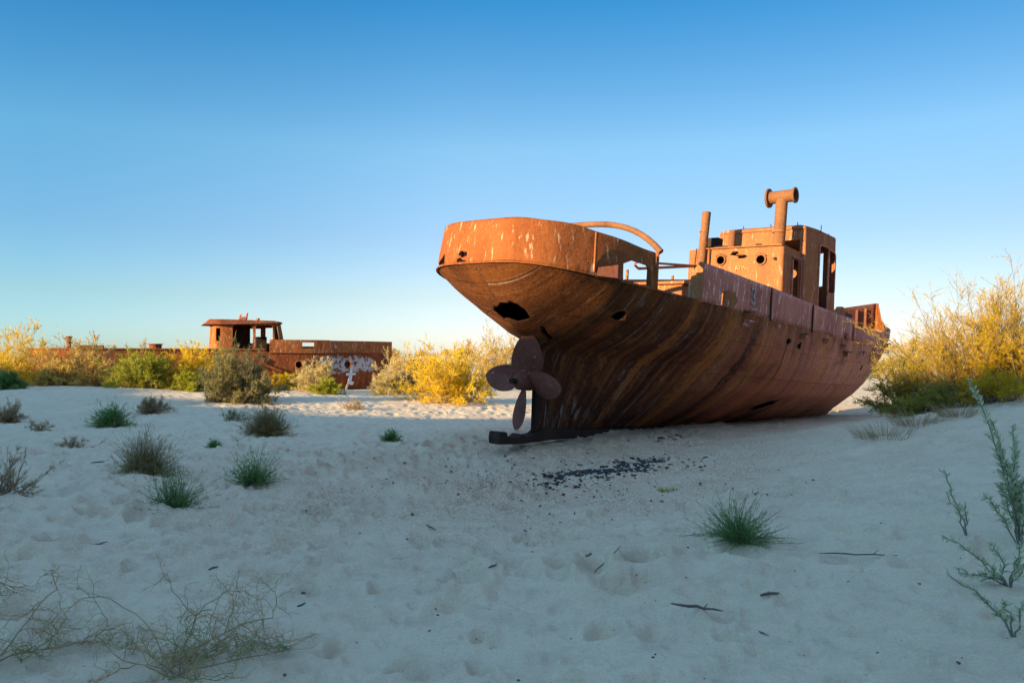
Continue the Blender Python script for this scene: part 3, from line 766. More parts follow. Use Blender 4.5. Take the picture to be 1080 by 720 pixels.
# white figures daubed on the bulwark near its aft end
wf = MB(); yb = float(halfb(5.2, 1)) + .02
pts = [(0, .30), (.12, .34), (.17, .26), (.08, .17), (.17, .10), (.1, 0), (0, .04)]
def stroke(m, X, Z, pts, w_, yoff):
    for (a, b_), (c, d) in zip(pts[:-1], pts[1:]):
        L = math.hypot(c - a, d - b_); an = math.atan2(d - b_, c - a)
        m.box((X + (a + c) / 2, yoff, Z + (b_ + d) / 2), (L + w_ * .7, .008, w_), Matrix.Rotation(-an, 3, 'Y'))
stroke(wf, 5.05, 2.90, pts, .045, -yb - .025); stroke(wf, 5.05, 2.80, [(.02, 0), (.28, .02)], .03, -yb - .026)
wf.build('painted_mark', plain('faded_white', (.33, .30, .27), .9, .5, 20), ship)

# frames, conduit, cable and torn bits of the deckhouse
def loop_frame(name, pts, r, mat, parent):
    p = [Vector(q) for q in pts]; p = p + [p[0], p[1]]
    return MB().tube(p, r, 6, cap=False).build(name, mat, parent, True)
dy_ = -1.22
loop_frame('door_frame', [(10.35 + x, dy_ + .0, 3.75 + z) for x, z in rounded([(-.30, -1.0), (.30, -1.0), (.30, .90), (-.30, .90)], .10, 3)], .022, M_SIDE, casing)
MB().tube([(9.30, .80, 4.86), (9.325, .80, 4.5), (9.32, .82, 3.9), (9.33, .80, 3.0)], .022, 6).build('conduit', M_PIPE, casing, True)
MB().tube([(9.30, 1.16, 4.86), (9.27, 1.17, 4.6), (9.30, 1.2, 4.35), (9.24, 1.18, 4.1)], .014, 5).build('hanging_cable', M_DARK, ship, True)
for y_ in (.47, -.64): MB().tube([(9.33, y_ + .15, 4.62 if y_ > 0 else 4.59), (9.31, y_, 4.70 if y_ > 0 else 4.67), (9.33, y_ - .15, 4.62 if y_ > 0 else 4.59)], .014, 5).build('eyebrow', M_PIPE, casing, True)
MB().box((9.335, .15, 3.55), (.016, 2.6, .045)).build('weld_strap', M_HOUSE, casing)
MB().box((9.325, -.05, 4.845), (.05, 2.3, .03)).build('top_angle', M_HOUSE, casing)
for k_, (x_, z_) in enumerate([(10.1, 4.6), (11.2, 4.2), (11.1, 3.3)]): MB().box((x_, -1.22, z_), (.16, .07, .03), Matrix.Rotation(.3 * (k_ - 1), 3, 'X')).build('bent_bracket', M_PIPE, casing)

# casing top fittings: big T-headed vent, exhaust pipe, stub pipe
v = MB(); vx, vy = 9.95, -.85
v.tube([(vx, vy, 4.84), (vx + .02, vy - .01, 5.3), (vx + .03, vy - .03, 6.16)], [.155, .155, .152], 20)
vent = v.build('vent_pipe', M_PIPE, ship, True)
MB().pipe([(vx, vy, 5.27), (vx + .002, vy, 5.32)], .172, .150, 20).build('collar', M_HOUSE, vent, True)
MB().pipe([(vx + .03, vy + .33, 6.22), (vx + .03, vy - .37, 6.24)], .165, .145, 24).build('vent_head', M_PIPE, vent, True)
MB().tube([(vx + .03, vy + .30, 6.22), (vx + .03, vy + .35, 6.22)], .255, 24).build('flange', M_PIPE, vent, True)
MB().pipe([(vx + .03, vy - .35, 6.24), (vx + .03, vy - .40, 6.24)], .205, .145, 24).build('flange', M_PIPE, vent, True)
e = MB(); e.pipe([(9.30, 1.02, 4.3), (9.38, .96, 5.86)], .115, .098, 18)
ex = e.build('exhaust_pipe', M_PIPE, ship, True)
MB().pipe([(9.345, .99, 5.30), (9.347, .989, 5.34)], .128, .105, 18).build('collar', M_WHITE if False else M_HOUSE, ex, True)
MB().tube([(9.6, .30, 4.83), (9.62, .30, 5.32)], .10, 16).build('stub_pipe', M_PIPE, ship, True)
b = MB(); b.box((9.85, .80, 4.90), (.5, .75, .10)); b.box((9.95, .95, 5.08), (.3, .32, .3)); b.build('skylight_box', M_DARK, ship, bevel=.01)
MB().box((10.0, -.2, 4.865), (.9, 1.6, .02)).build('casing_top', M_HOUSE, ship)

# ---- wheelhouse
WZ = 5.52
wh_poly = rounded([(10.70, -1.30), (11.35, -1.40), (13.0, -1.40), (13.6, -.6), (13.6, .6), (13.05, 1.28), (11.55, 1.45), (10.70, 1.30)], [.06, .12, .2, .15, .15, .2, .1, .22])
wheel = shell('wheelhouse', wh_poly, DZ + .05, WZ, M_HOUSE, .965, True, [
    side_cut(11.92, 3.95, rounded([(-.40, -1.3), (.34, -1.3), (.34, 1.22), (-.40, 1.22)], .16, 4), (1.0, 1.8)),
    side_cut(12.58, 4.60, rounded([(-.30, -.66), (.26, -.66), (.26, .50), (-.30, .56)], .12, 4), (.9, 1.8)),
    side_cut(12.0, 4.6, rounded([(-1.0, -.5), (-.15, -.5), (-.15, .55), (-1.0, .55)], .1, 3), (.9, 1.8), 1), side_cut(12.5, 4.6, rounded([(-.4, -.5), (.5, -.5), (.5, .55), (-.4, .55)], .1, 3), (.9, 1.8), 1),
    aft_cut(-.90, 5.08, [(-.22, -.2), (.26, -.2), (.26, .12), (-.22, .12)], 10.4, 11.2),
    aft_cut(.75, 5.0, [(-.5, -.08), (.5, -.08), (.5, .05), (-.5, .05)], 10.4, 11.2), 
    aft_cut(-.35, 4.75, [(-.5, -.5), (.45, -.5), (.45, .48), (-.5, .48)], 13.2, 14), aft_cut(.55, 4.75, [(-.3, -.4), (.3, -.4), (.3, .4), (-.3, .4)], 13.2, 14)])
rp = rounded([(10.67, -1.29), (11.35, -1.39), (13.0, -1.39), (13.65, -.6), (13.65, .6), (13.05, 1.25), (11.55, 1.44), (10.67, 1.27)], [.1, .12, .2, .15, .15, .2, .1, .22])
cx_ = sum(p[0] for p in rp) / len(rp)
b = MB(); n_ = len(rp)
b.add([(cx_ + (x - cx_) * .975, y * .975, WZ - .03) for x, y in rp] + [(cx_ + (x - cx_) * .965, y * .965, WZ + .05) for x, y in rp] + [(cx_ + (x - cx_) * .8, y * .8, WZ + .13) for x, y in rp],
      [(i, (i + 1) % n_, n_ + (i + 1) % n_, n_ + i) for i in range(n_)] + [(n_ + i, n_ + (i + 1) % n_, 2 * n_ + (i + 1) % n_, 2 * n_ + i) for i in range(n_)] + [tuple(range(2 * n_, 3 * n_)), tuple(range(n_ - 1, -1, -1))])
roof = b.build('roof', M_HOUSE, wheel)
for x_, y_ in ((10.95, .6), (10.95, -.2), (10.95, -.95), (11.6, -1.36), (12.9, -1.12)):
    MB().tube([(x_, y_, WZ), (x_ + .01, y_, WZ + .2)], .012, 6).build('roof_stanchion', M_DARK, roof)
loop_frame('window_frame', [(12.56 + x, -1.372, 4.60 + z) for x, z in rounded([(-.31, -.67), (.27, -.67), (.27, .51), (-.31, .57)], .12, 4)], .02, M_SIDE, wheel)
loop_frame('window_frame', [(11.92 + x, -1.385, 3.95 + z) for x, z in rounded([(-.41, -1.2), (.35, -1.2), (.35, 1.23), (-.41, 1.23)], .16, 4)], .02, M_SIDE, wheel)
MB().box((12.2, .6, 3.6), (.7, 1.0, 1.0)).build('console', M_HOUSE, wheel, bevel=.03)
# foredeck: windlass lump and hatch
b = MB(); b.box((17.6, .55, 3.42), (1.0, .9, .7)); b.tube([(17.6, .1, 3.8), (17.6, 1.0, 3.8)], .17, 14); b.tube([(17.6, -.1, 3.8), (17.6, .1, 3.8)], .26, 14); b.build('windlass', M_HOUSE, ship, bevel=.02)
for x_ in (16.0, 18.9):
    for y_ in (-.8, .9):
        if x_ > 18 and y_ < 0: continue
        MB().tube([(x_, y_, float(zdeck(x_)) - .1), (x_, y_, float(zdeck(x_)) + .35), (x_, y_, float(zdeck(x_)) + .4)], [.09, .09, .13], 12).build('bollard', M_SIDE, ship, True)

# ================================================================== the farther boat
def far_boat():
    t = empty('derelict_boat'); ph = radians(24)
    t.location = (-13.6, 40.5, -.25); t.rotation_euler = (radians(0), 0, ph)      # local +x = bow
    tag(t, 'low rusty derelict fishing boat with small wheelhouse and white graffiti half hidden by bushes', 'boat')
    # hull
    n = 60; X = np.linspace(-9.3, 7.75, n); nz = 10; vs = []
    def hb(x): return 2.1 * min(1, max(.05, 1 - ((x - 1) / 6.9) ** 2.6 if x > 1 else 1)) * (1 if x > -7 else max(.3, 1 - ((-7 - x) / 2.6) ** 2))
    def zt(x): return 2.28 - .02 * x * 0 if x < 1.0 else 2.12
    for x in X:
        for sd in (-1, 1):
            for k_ in range(nz + 1):
                u = k_ / nz; z = -.3 + (zt(x) + .3) * u
                vs.append((x + (.55 * (u - 1) if x > 6.5 else 0), sd * hb(x) * (.55 + .45 * min(1, u * 1.6) ** .6), z))
    m = MB(); st = 2 * (nz + 1); fs = []
    for i in range(n - 1):
        for s_ in (0, 1):
            for k_ in range(nz):
                a = i * st + s_ * (nz + 1) + k_
                fs.append((a, a + st, a + st + 1, a + 1))
        fs.append((i * st + nz, (i + 1) * st + nz, (i + 1) * st + 2 * nz + 1, i * st + 2 * nz + 1))
    for i in (0, n - 1):
        for k_ in range(nz): fs.append((i * st + k_, i * st + k_ + 1, i * st + nz + 2 + k_, i * st + nz + 1 + k_))
    m.add(vs, fs); hull2 = m.build('hull', M_FARP, t, True)
    ports = [2.5, 3.35, 5.0]
    solid_cut(hull2, 0, [MB().prism(circ(.17, 14), -2.6, -1.0, Matrix(((1, 0, 0, x_), (0, 0, 1, 0), (0, 1, 0, 1.55), (0, 0, 0, 1)))) for x_ in ports])
    for x_ in ports:
        ring('porthole', (x_, -hb(x_) - .005, 1.55), (0, 1, 0), .22, .165, .06, M_FARC, hull2)
    # gunwale strips
    MB().tube([(x, -hb(x) - .02, zt(-2) ) for x in np.linspace(-9.2, .9, 30)], .05, 6).build('gunwale', M_FAR, t)
    MB().tube([(x, -hb(x) - .02, 2.12) for x in np.linspace(1.1, 7.5, 30)], .035, 6).build('rubbing_strip', M_FAR, t)
    # forecastle bulwark with freeing port
    vs = []; XX = np.linspace(1.1, 7.72, 40)
    for x in XX:
        for k_ in range(4): vs.append((x, -hb(x) - .03, 2.11 + (.66 - .02 * (x > 4)) * k_ / 3))
    m = MB(); m.add(vs, [(i * 4 + k_, (i + 1) * 4 + k_, (i + 1) * 4 + k_ + 1, i * 4 + k_ + 1) for i in range(39) for k_ in range(3)])
    bo = m.build('bulwark', M_FARC, t)
    solid_cut(bo, .03, [MB().prism([(-.29, -.16), (.29, -.16), (.29, .14), (-.29, .14)], -3, -1, Matrix(((1, 0, 0, 2.95), (0, 0, 1, 0), (0, 1, 0, 2.50), (0, 0, 0, 1))))])
    vs = []
    for x in XX:
        for k_ in range(2): vs.append((x, hb(x) + .03, 2.11 + .40 * k_))
    m = MB(); m.add(vs, [(i * 2, (i + 1) * 2, (i + 1) * 2 + 1, i * 2 + 1) for i in range(39)]); solid_cut(m.build('bulwark', M_FARC, t), .03, [])
    # torn plates amidships below the wheelhouse
    b = MB(); b.box((.55, -2.16, 1.75), (.8, .05, .5), Matrix.Rotation(.5, 3, 'Y')); b.box((1.1, -2.18, 1.45), (1.3, .05, .12), Matrix.Rotation(.35, 3, 'Y')); b.box((.2, -2.15, 1.5), (.5, .05, .3), Matrix.Rotation(-.3, 3, 'Y')); b.build('torn_plate', M_FAR, t)
    # wheelhouse shell
    CS = 1.28
    poly = rounded([(-2.95, -1.25), (.35, -1.40), (.85, -.8), (.85, .8), (.35, 1.40), (-2.95, 1.25)], [.45, .05, .1, .1, .05, .45])
    poly = [(x * .95, y) for x, y in poly]; nn = len(poly); z0, z1 = 2.1, 3.62
    def topx(x): return x + (-.28 if x > 0 else .10 if x < -2.2 else -.02 * x)
    m = MB(); m.add([(x, y, z0) for x, y in poly] + [(topx(x), y * .96, z1) for x, y in poly], [(i, (i + 1) % nn, nn + (i + 1) % nn, nn + i) for i in range(nn)])
    wh = m.build('wheelhouse', M_FARC, t)
    SC = lambda x_, z_, p: MB().prism(p, -2.2, -.9, Matrix(((1, 0, 0, x_), (0, 0, 1, 0), (0, 1, 0, z_), (0, 0, 0, 1))))
    SP = lambda x_, z_, p: MB().prism(p, .9, 2.2, Matrix(((1, 0, 0, x_), (0, 0, 1, 0), (0, 1, 0, z_), (0, 0, 0, 1))))
    AC = lambda y_, z_, p, a, b_: MB().prism(p, a, b_, Matrix(((0, 0, 1, 0), (1, 0, 0, y_), (0, 1, 0, z_), (0, 0, 0, 1))))
    solid_cut(wh, .04, [
        SC(-2.47, 3.02, [(-.09, -.32), (.10, -.32), (.10, .30), (-.09, .30)]),
        SC(-1.33, 2.72, rounded([(-.48, -.75), (.46, -.75), (.46, .78), (-.48, .78)], .2, 4)),
        SC(-.28, 2.72, rounded([(-.46, -.75), (.34, -.75), (.34, .76), (-.46, .76)], .12, 4)),
        SC(.22, 3.0, [(-.06, -.35), (.22, -.35), (.10, .46), (-.06, .46)]),
        SP(-.5, 3.05, [(-.35, -.4), (.3, -.4), (.3, .35), (-.35, .35)]), SP(.25, 3.05, [(-.2, -.4), (.2, -.4), (.15, .4), (-.2, .4)]),
        AC(-.55, 2.98, [(-.2, -.42), (.2, -.42), (.2, .35), (-.2, .35)], -3.4, -2.4),
        AC(-.45, 3.1, [(-.32, -.42), (.32, -.42), (.32, .4), (-.32, .4)], .3, 1.2), AC(.42, 3.1, [(-.32, -.42), (.32, -.42), (.32, .4), (-.32, .4)], .3, 1.2)])
    b = MB()
    rp2 = rounded([(-3.15, -1.1), (-2.6, -1.42), (.35, -1.46), (.6, -.9), (.6, .9), (.35, 1.46), (-2.6, 1.42), (-3.15, 1.1)], .1)
    n2 = len(rp2)
    b.add([(x, y, 3.61 + (-.14 if x < -2.4 else 0) - .015 * (x + 1)) for x, y in rp2] + [(x * .97, y * .96, 3.69 + (-.16 if x < -2.4 else 0) - .015 * (x + 1)) for x, y in rp2] + [(-1.1 + (x + 1.1) * .85, y * .8, 3.74 - .012 * (x + 1)) for x, y in rp2],
          [(i, (i + 1) % n2, n2 + (i + 1) % n2, n2 + i) for i in range(n2)] + [(n2 + i, n2 + (i + 1) % n2, 2 * n2 + (i + 1) % n2, 2 * n2 + i) for i in range(n2)] + [tuple(range(2 * n2, 3 * n2)), tuple(range(n2 - 1, -1, -1))])
    rf = b.build('roof', M_FAR, wh)
    b = MB(); b.tube([(-1.45, -.3, 3.74), (-1.35, -.3, 4.05)], .05, 6); b.box((-1.25, -.3, 3.86), (.3, .2, .14)); b.tube([(-1.1, -.3, 3.74), (-1.05, -.3, 4.14)], .06, 6); b.build('lamp_bracket', M_SIDE, rf)
    b = MB(); b.tube([(-.55, -.4, 3.74), (-.55, -.4, 3.86)], [.06, .13], 8); b.build('vent_cap', M_SIDE, rf)
    MB().box((-.3, .2, 2.5), (.5, .4, .9)).build('console', M_DARK, wh)
    MB().box((-1.45, .35, 2.8), (1.25, .04, 1.5)).build('dark_backing', M_DARK, wh)  # black panel added so the doorway shows a dark interior
    wh.location.x = CS
    # aft deck fittings
    b = MB(); b.box((-6.6, -1.4, 2.36), (1.0, .5, .18)); b.build('hatch_coaming', M_FAR, t, bevel=.02)
    b = MB(); b.tube([(-3.95, -1.2, 2.25), (-3.95, -1.2, 2.5)], .28, 14); b.tube([(-3.95, -1.2, 2.5), (-3.95, -1.2, 2.54)], .34, 14); b.build('deck_drum', M_FAR, t)
    b = MB(); b.tube([(-7.55, -.9, 2.2), (-7.55, -.9, 2.75)], .10, 10); b.tube([(-7.55, -.9, 2.75), (-7.55, -.9, 2.86)], .14, 10); b.build('mooring_post', M_FAR, t)
    # white daubed graffiti on the bow plating, ragged and illegible
    g = MB(); rs = random.Random(4)
    def off(x_): return -hb(x_) - .02
    for poly_ in ([(5.1, 1.5), (5.22, 1.5), (5.2, 1.1), (5.35, 1.12), (5.36, 1.02), (5.2, 1.0), (5.16, .72), (5.3, .7), (5.2, .55), (4.98, .62), (5.05, .98), (4.9, 1.0), (4.92, 1.1), (5.08, 1.12)],
                  [(4.95, .6), (5.03, .6), (4.9, .18), (4.84, .2)]):
        cxm = sum(p[0] for p in poly_) / len(poly_)
        N_ = len(poly_); vv = []
        for x_, z_ in poly_: x_, z_ = 4.55 + (x_ - 4.6) * 1.2, 1.5 + (z_ - 1.45) * 1.12; vv.append((x_, off(x_) - .012, z_))
        for x_, z_ in poly_: x_, z_ = 4.55 + (x_ - 4.6) * 1.2, 1.5 + (z_ - 1.45) * 1.12; vv.append((x_, off(x_) + .03, z_))
        g.add(vv, [tuple(range(N_)), tuple(range(2 * N_ - 1, N_ - 1, -1))] + [(i, (i + 1) % N_, N_ + (i + 1) % N_, N_ + i) for i in range(N_)])
    g.build('white_graffiti', M_WHITE, t)
    return t
far_boat()

# ================================================================== vegetation
L_YEL = leaf_mat('foliage_yellow', [(0.499, 0.296, 0.017), (0.706, 0.451, 0.020), (0.779, 0.542, 0.034), (0.598, 0.443, 0.029)])
L_TAN = leaf_mat('foliage_tan', [(0.379, 0.229, 0.064), (0.527, 0.343, 0.090), (0.626, 0.427, 0.115), (0.576, 0.396, 0.045)])
L_LIME = leaf_mat('foliage_lime', [(0.179, 0.192, 0.022), (0.289, 0.298, 0.032), (0.385, 0.357, 0.038), (0.247, 0.252, 0.026)])
L_GREY = leaf_mat('foliage_grey', [(0.151, 0.132, 0.070), (0.220, 0.192, 0.090), (0.302, 0.258, 0.096), (0.206, 0.186, 0.070)])
L_GOLD = leaf_mat('foliage_gold', [(0.326, 0.200, 0.013), (0.506, 0.312, 0.014), (0.614, 0.400, 0.022), (0.399, 0.281, 0.018)])
L_STRAW = leaf_mat('foliage_straw', [(0.411, 0.297, 0.128), (0.552, 0.419, 0.182), (0.631, 0.503, 0.228), (0.474, 0.366, 0.134)])
L_GREEN = leaf_mat('foliage_green', [(0.091, 0.162, 0.054), (0.130, 0.230, 0.072), (0.195, 0.297, 0.090), (0.117, 0.189, 0.060)])
L_OLIVE = leaf_mat('foliage_olive', [(.16, .115, .05), (.24, .175, .07), (.30, .225, .085), (.20, .17, .06)])
L_BROWN = leaf_mat('foliage_brown', [(.24, .155, .085), (.34, .23, .12), (.42, .30, .16), (.29, .2, .11)])
L_SAGE = leaf_mat('foliage_sage', [(0.333, 0.378, 0.231), (0.451, 0.486, 0.301), (0.549, 0.567, 0.357), (0.392, 0.423, 0.238)])
L_DKGRN = leaf_mat('foliage_darkgreen', [(0.133, 0.135, 0.032), (0.217, 0.208, 0.041), (0.363, 0.292, 0.046), (0.181, 0.166, 0.036)])

def rnd_dirs(rng, n, up_lo, up_hi):
    az = rng.uniform(0, 2 * pi, n); el = np.radians(rng.uniform(up_lo, up_hi, n))
    return np.stack([np.cos(az) * np.cos(el), np.sin(az) * np.cos(el), np.sin(el)], -1)
def norm(a): return a / np.maximum(np.linalg.norm(a, axis=-1, keepdims=True), 1e-6)

def ribbons(rng, p0, d, L, w, bend=None, seg=2):
    """thin tapering blades: p0,d Nx3, L,w N -> verts, tris/quads"""
    n = len(p0); side = norm(np.cross(d, rng.normal(size=(n, 3))))
    if bend is None: bend = np.zeros((n, 3))
    ts = np.linspace(0, 1, seg + 1); vs = []
    for t in ts[:-1]:
        c = p0 + d * (L * t)[:, None] + bend * (L * t * t)[:, None]; h = side * (w * .5 * (1 - t * .55))[:, None]
        vs += [c - h, c + h]
    vs.append(p0 + d * L[:, None] + bend * L[:, None])
    k_ = len(vs); V = np.stack(vs, 1).reshape(-1, 3); b = np.arange(n)[:, None] * k_
    quads = [np.concatenate([b + 2 * i, b + 2 * i + 1, b + 2 * i + 3, b + 2 * i + 2], 1) for i in range(seg - 1)]
    tri = np.concatenate([b + 2 * (seg - 1), b + 2 * (seg - 1) + 1, b + k_ - 1], 1)
    return V, (np.concatenate(quads) if quads else np.zeros((0, 4), int)), tri, k_

def tubes(rng, paths, radii, n=3):
    """paths N x S x 3, radii N x S -> verts, quads"""
    Np, S, _ = paths.shape
    t = np.gradient(paths, axis=1); t = norm(t)
    a = norm(np.cross(t, np.array([.31, .52, .79]))); b = np.cross(t, a); vs = []
    for k_ in range(n):
        th = 2 * pi * k_ / n; vs.append(paths + (a * cos(th) + b * sin(th)) * radii[..., None])
    V = np.stack(vs, 2).reshape(-1, 3)                       # N,S,n
    i, j, k_ = np.meshgrid(np.arange(Np), np.arange(S - 1), np.arange(n), indexing='ij'); k2 = (k_ + 1) % n
    f = lambda jj, kk: (i * S + jj) * n + kk
    q = np.stack([f(j, k_), f(j, k2), f(j + 1, k2), f(j + 1, k_)], -1).reshape(-1, 4)
    return V, q

def make_bush(name, seed, R, H, leaf, twig, nstem=45, nsub=9, nbl=10, bl=.07, bw=.008, el=(25, 88), droop=.15, base=.18, sub=.35, tint_lo=.0, asym=(0, 0), bare=.25, wind=0, sparse_top=0, flat=.75):
    """feathery desert shrub: arching stems > side twigs > fine needle-like blades"""
    rng = np.random.default_rng(seed)
    root = empty(name)
    # lobes: a few uneven clumps make the outline irregular
    d = rnd_dirs(rng, nstem, *el)
    lob = norm(rng.normal(size=(5, 3)) * [1, 1, .5] + [0, 0, .5]); la = rng.uniform(-.28, .30, 5)
    fac = 1 + (np.exp(-((1 - d @ lob.T) / .18)) * la).sum(1)
    Lm = 1 / np.sqrt((d[:, 0] ** 2 + d[:, 1] ** 2) / R ** 2 + d[:, 2] ** 2 / H ** 2) * fac * rng.uniform(.62, 1.08, nstem)
    p0 = np.stack([rng.normal(0, base * R, nstem), rng.normal(0, base * R, nstem), np.full(nstem, -.03)], -1)
    S = 7; ts = np.linspace(0, 1, S)
    up = np.array([0, 0, 1.0]); cur = rng.normal(0, .12, (nstem, 3)) + up * -droop + np.array([asym[0], asym[1], 0])
    paths = p0[:, None] + d[:, None] * (Lm[:, None] * ts)[..., None] + cur[:, None] * (Lm[:, None] * ts ** 2)[..., None] + rng.normal(0, .012, (nstem, S, 3)) * Lm[:, None, None]
    paths[..., 2] = np.maximum(paths[..., 2], -.03)
    r0 = .010 + .012 * min(H, 2.0); rad = np.outer(rng.uniform(.5, 1, nstem) * r0 * .55, 1 - .82 * ts)
    V1, q1 = tubes(rng, paths, rad)
    # side twigs
    ns = nstem * nsub; si = np.repeat(np.arange(nstem), nsub); tt = bare + (1 - bare) * rng.random(ns) ** .8
    k_ = np.clip((tt * (S - 1)).astype(int), 0, S - 2); f = tt * (S - 1) - k_
    b0 = paths[si, k_] * (1 - f)[:, None] + paths[si, k_ + 1] * f[:, None]
    td = norm(paths[si, k_ + 1] - paths[si, k_]); sdv = norm(td * .9 + rng.normal(0, .55, (ns, 3)) + up * .25)
    sl = Lm[si] * sub * rng.uniform(.4, 1.1, ns) * (1.15 - .55 * tt)
    S2 = 4; t2 = np.linspace(0, 1, S2); cv = rng.normal(0, .18, (ns, 3)) - up * droop * .5
    sp = b0[:, None] + sdv[:, None] * (sl[:, None] * t2)[..., None] + cv[:, None] * (sl[:, None] * t2 ** 2)[..., None]
    V2, q2 = tubes(rng, sp, np.outer(np.full(ns, max(.0022, bw * .28)), 1 - .6 * t2))
    mesh_np('branches', np.vstack([V1, V2]), [q1, q2 + len(V1)], twig, root)
    # blades
    nb = ns * nbl; bi = np.repeat(np.arange(ns), nbl); u = .12 + .88 * rng.random(nb)
    k2 = np.clip((u * (S2 - 1)).astype(int), 0, S2 - 2); f = u * (S2 - 1) - k2
    c = sp[bi, k2] * (1 - f)[:, None] + sp[bi, k2 + 1] * f[:, None]
    dd = norm(norm(sp[bi, k2 + 1] - sp[bi, k2]) * flat + rng.normal(0, .5, (nb, 3)) + up * .2)
    Lb = bl * rng.uniform(.5, 1.3, nb); Wb = bw * rng.uniform(.7, 1.3, nb)
    V, qd, tr, kk = ribbons(rng, c, dd, Lb, Wb, rng.normal(0, .15, (nb, 3)))
    clump = rng.random(nstem)[si[bi]] * .38 + rng.random(ns)[bi] * .27 + rng.random(nb) * .35
    V[:, 2] = np.maximum(V[:, 2], -.02)
    mesh_np('foliage', V, [qd, tr], leaf, root, attr={'tint': np.repeat(np.clip(clump + tint_lo, 0, 1), kk)})
    return root

def make_tuft(name, seed, R, H, leaf, twig, n=900, needles=5, nl=.05, nw=.005, bw=.006, el=(8, 85), droop=.2):
    """spiky green saltwort: many stems radiating from the root, each set with short needles"""
    rng = np.random.default_rng(seed); root = empty(name)
    d = rnd_dirs(rng, n, *el)
    L = 1 / np.sqrt((d[:, 0] ** 2 + d[:, 1] ** 2) / R ** 2 + d[:, 2] ** 2 / H ** 2) * rng.uniform(.35, 1.1, n)
    p0 = np.stack([rng.normal(0, .13 * R, n), rng.normal(0, .13 * R, n), np.full(n, -.02)], -1)
    S = 5; ts = np.linspace(0, 1, S); cur = rng.normal(0, .16, (n, 3)) - [0, 0, droop]
    paths = p0[:, None] + d[:, None] * (L[:, None] * ts)[..., None] + cur[:, None] * (L[:, None] * ts ** 2)[..., None]
    paths[..., 2] = np.maximum(paths[..., 2], 0)
    V1, q1 = tubes(rng, paths[: n // 2], np.outer(np.full(n // 2, bw * .45), 1 - .6 * ts))
    mesh_np('stems', V1, [q1], twig, root)
    nb = n * needles; bi = np.repeat(np.arange(n), needles); u = .15 + .85 * rng.random(nb)
    k_ = np.clip((u * (S - 1)).astype(int), 0, S - 2); f = u * (S - 1) - k_
    c = paths[bi, k_] * (1 - f)[:, None] + paths[bi, k_ + 1] * f[:, None]
    dd = norm(norm(paths[bi, k_ + 1] - paths[bi, k_]) + rng.normal(0, .55, (nb, 3)) + [0, 0, .2])
    V, qd, tr, kk = ribbons(rng, c, dd, nl * rng.uniform(.6, 1.4, nb), nw * rng.uniform(.8, 1.3, nb), rng.normal(0, .1, (nb, 3)))
    mesh_np('foliage', V, [qd, tr], leaf, root, attr={'tint': np.repeat(np.clip(rng.random(n)[bi] * .6 + .4 * rng.random(nb), 0, 1), kk)})
    return root

def make_grass(name, seed, R, H, leaf, n=260, w=.006, lean=(0, 0)):
    rng = np.random.default_rng(seed)
    a = rng.uniform(0, 2 * pi, n); r_ = R * .6 * np.sqrt(rng.random(n)); p = np.stack([r_ * np.cos(a), r_ * np.sin(a), np.full(n, -.02)], -1)
    d = norm(np.stack([np.cos(a) * rng.uniform(0, .7, n) + lean[0], np.sin(a) * rng.uniform(0, .7, n) + lean[1], np.ones(n)], -1))
    V, q, t, kk = ribbons(rng, p, d, H * rng.uniform(.35, 1.1, n), np.full(n, w), np.stack([np.cos(a) * .35, np.sin(a) * .35, -rng.uniform(.0, .35, n)], -1), 4)
    return mesh_np(name, V, [q, t], leaf, attr={'tint': np.repeat(rng.random(n), kk)})

def put(o, px=None, py=None, xy=None, rz=0, dz=0):
    if xy is None:
        x, y, D = on_ground(px, py)
    else: x, y = xy
    o.location = (x, y, gz(x, y, True) + dz); o.rotation_euler = (0, 0, rz); return o
def at(px, D): return ((px - 540) / FPX * D, D)

# ---- the sunlit row in front of the farther boat
def far_bush(px, D, wpx, hpx, label, leaf, seed, twig=M_TWIGB, dens=1.0, name='desert_shrub', **kw):
    x, y = at(px, D); R = wpx * D / FPX / 2; H = hpx * D / FPX
    a = dict(nstem=int(95 * dens), nsub=13, nbl=14, bl=.15, bw=.017, droop=.12, sub=.32, base=.25, el=(6, 88))
    a.update(kw)
    o = make_bush(name, seed, R, H, leaf, twig, **a); put(o, xy=(x, y)); tag(o, label, 'shrub', 'shrubs in front of the farther boat'); return o
far_bush(12, 33, 105, 66, 'big yellow shrub at the left edge beside the stern of the farther boat', L_YEL, 101)
far_bush(92, 33, 92, 62, 'tan and yellow shrub hiding the stern of the farther boat', L_TAN, 102, dens=1.15)
far_bush(152, 31.5, 64, 36, 'bright green low shrub under the rusty hull of the farther boat', L_LIME, 103, dens=1.2, droop=.02)
far_bush(208, 33, 74, 54, 'vivid yellow shrub left of the wheelhouse of the farther boat', L_YEL, 104, dens=1.2)
far_bush(203, 31.0, 34, 22, 'small olive green shrub at the foot of the vivid yellow shrub', L_LIME, 114, dens=.7)
far_bush(254, 27, 70, 55, 'round grey green shrub in front of the wheelhouse of the farther boat', L_GREY, 105, M_TWIG, dens=1.3, el=(5, 88), droop=.05)
far_bush(299, 36.5, 34, 20, 'small golden shrub below the portholes of the farther boat', L_YEL, 106)
far_bush(335, 33, 46, 38, 'pale straw shrub left of the white graffiti', L_STRAW, 107, dens=.6)
far_bush(345, 31.5, 30, 16, 'low pale green shrub on the bright sand below the graffiti', L_LIME, 116, dens=.6)
far_bush(412, 37, 42, 48, 'pale straw shrub in front of the bow of the farther boat', L_STRAW, 108, dens=.6)
far_bush(472, 30, 92, 66, 'broad golden shrub between the two boats', L_YEL, 109, dens=1.5, el=(8, 85), sub=.3)
far_bush(432, 38, 62, 42, 'golden brown shrub just right of the bow of the farther boat', L_TAN, 110)
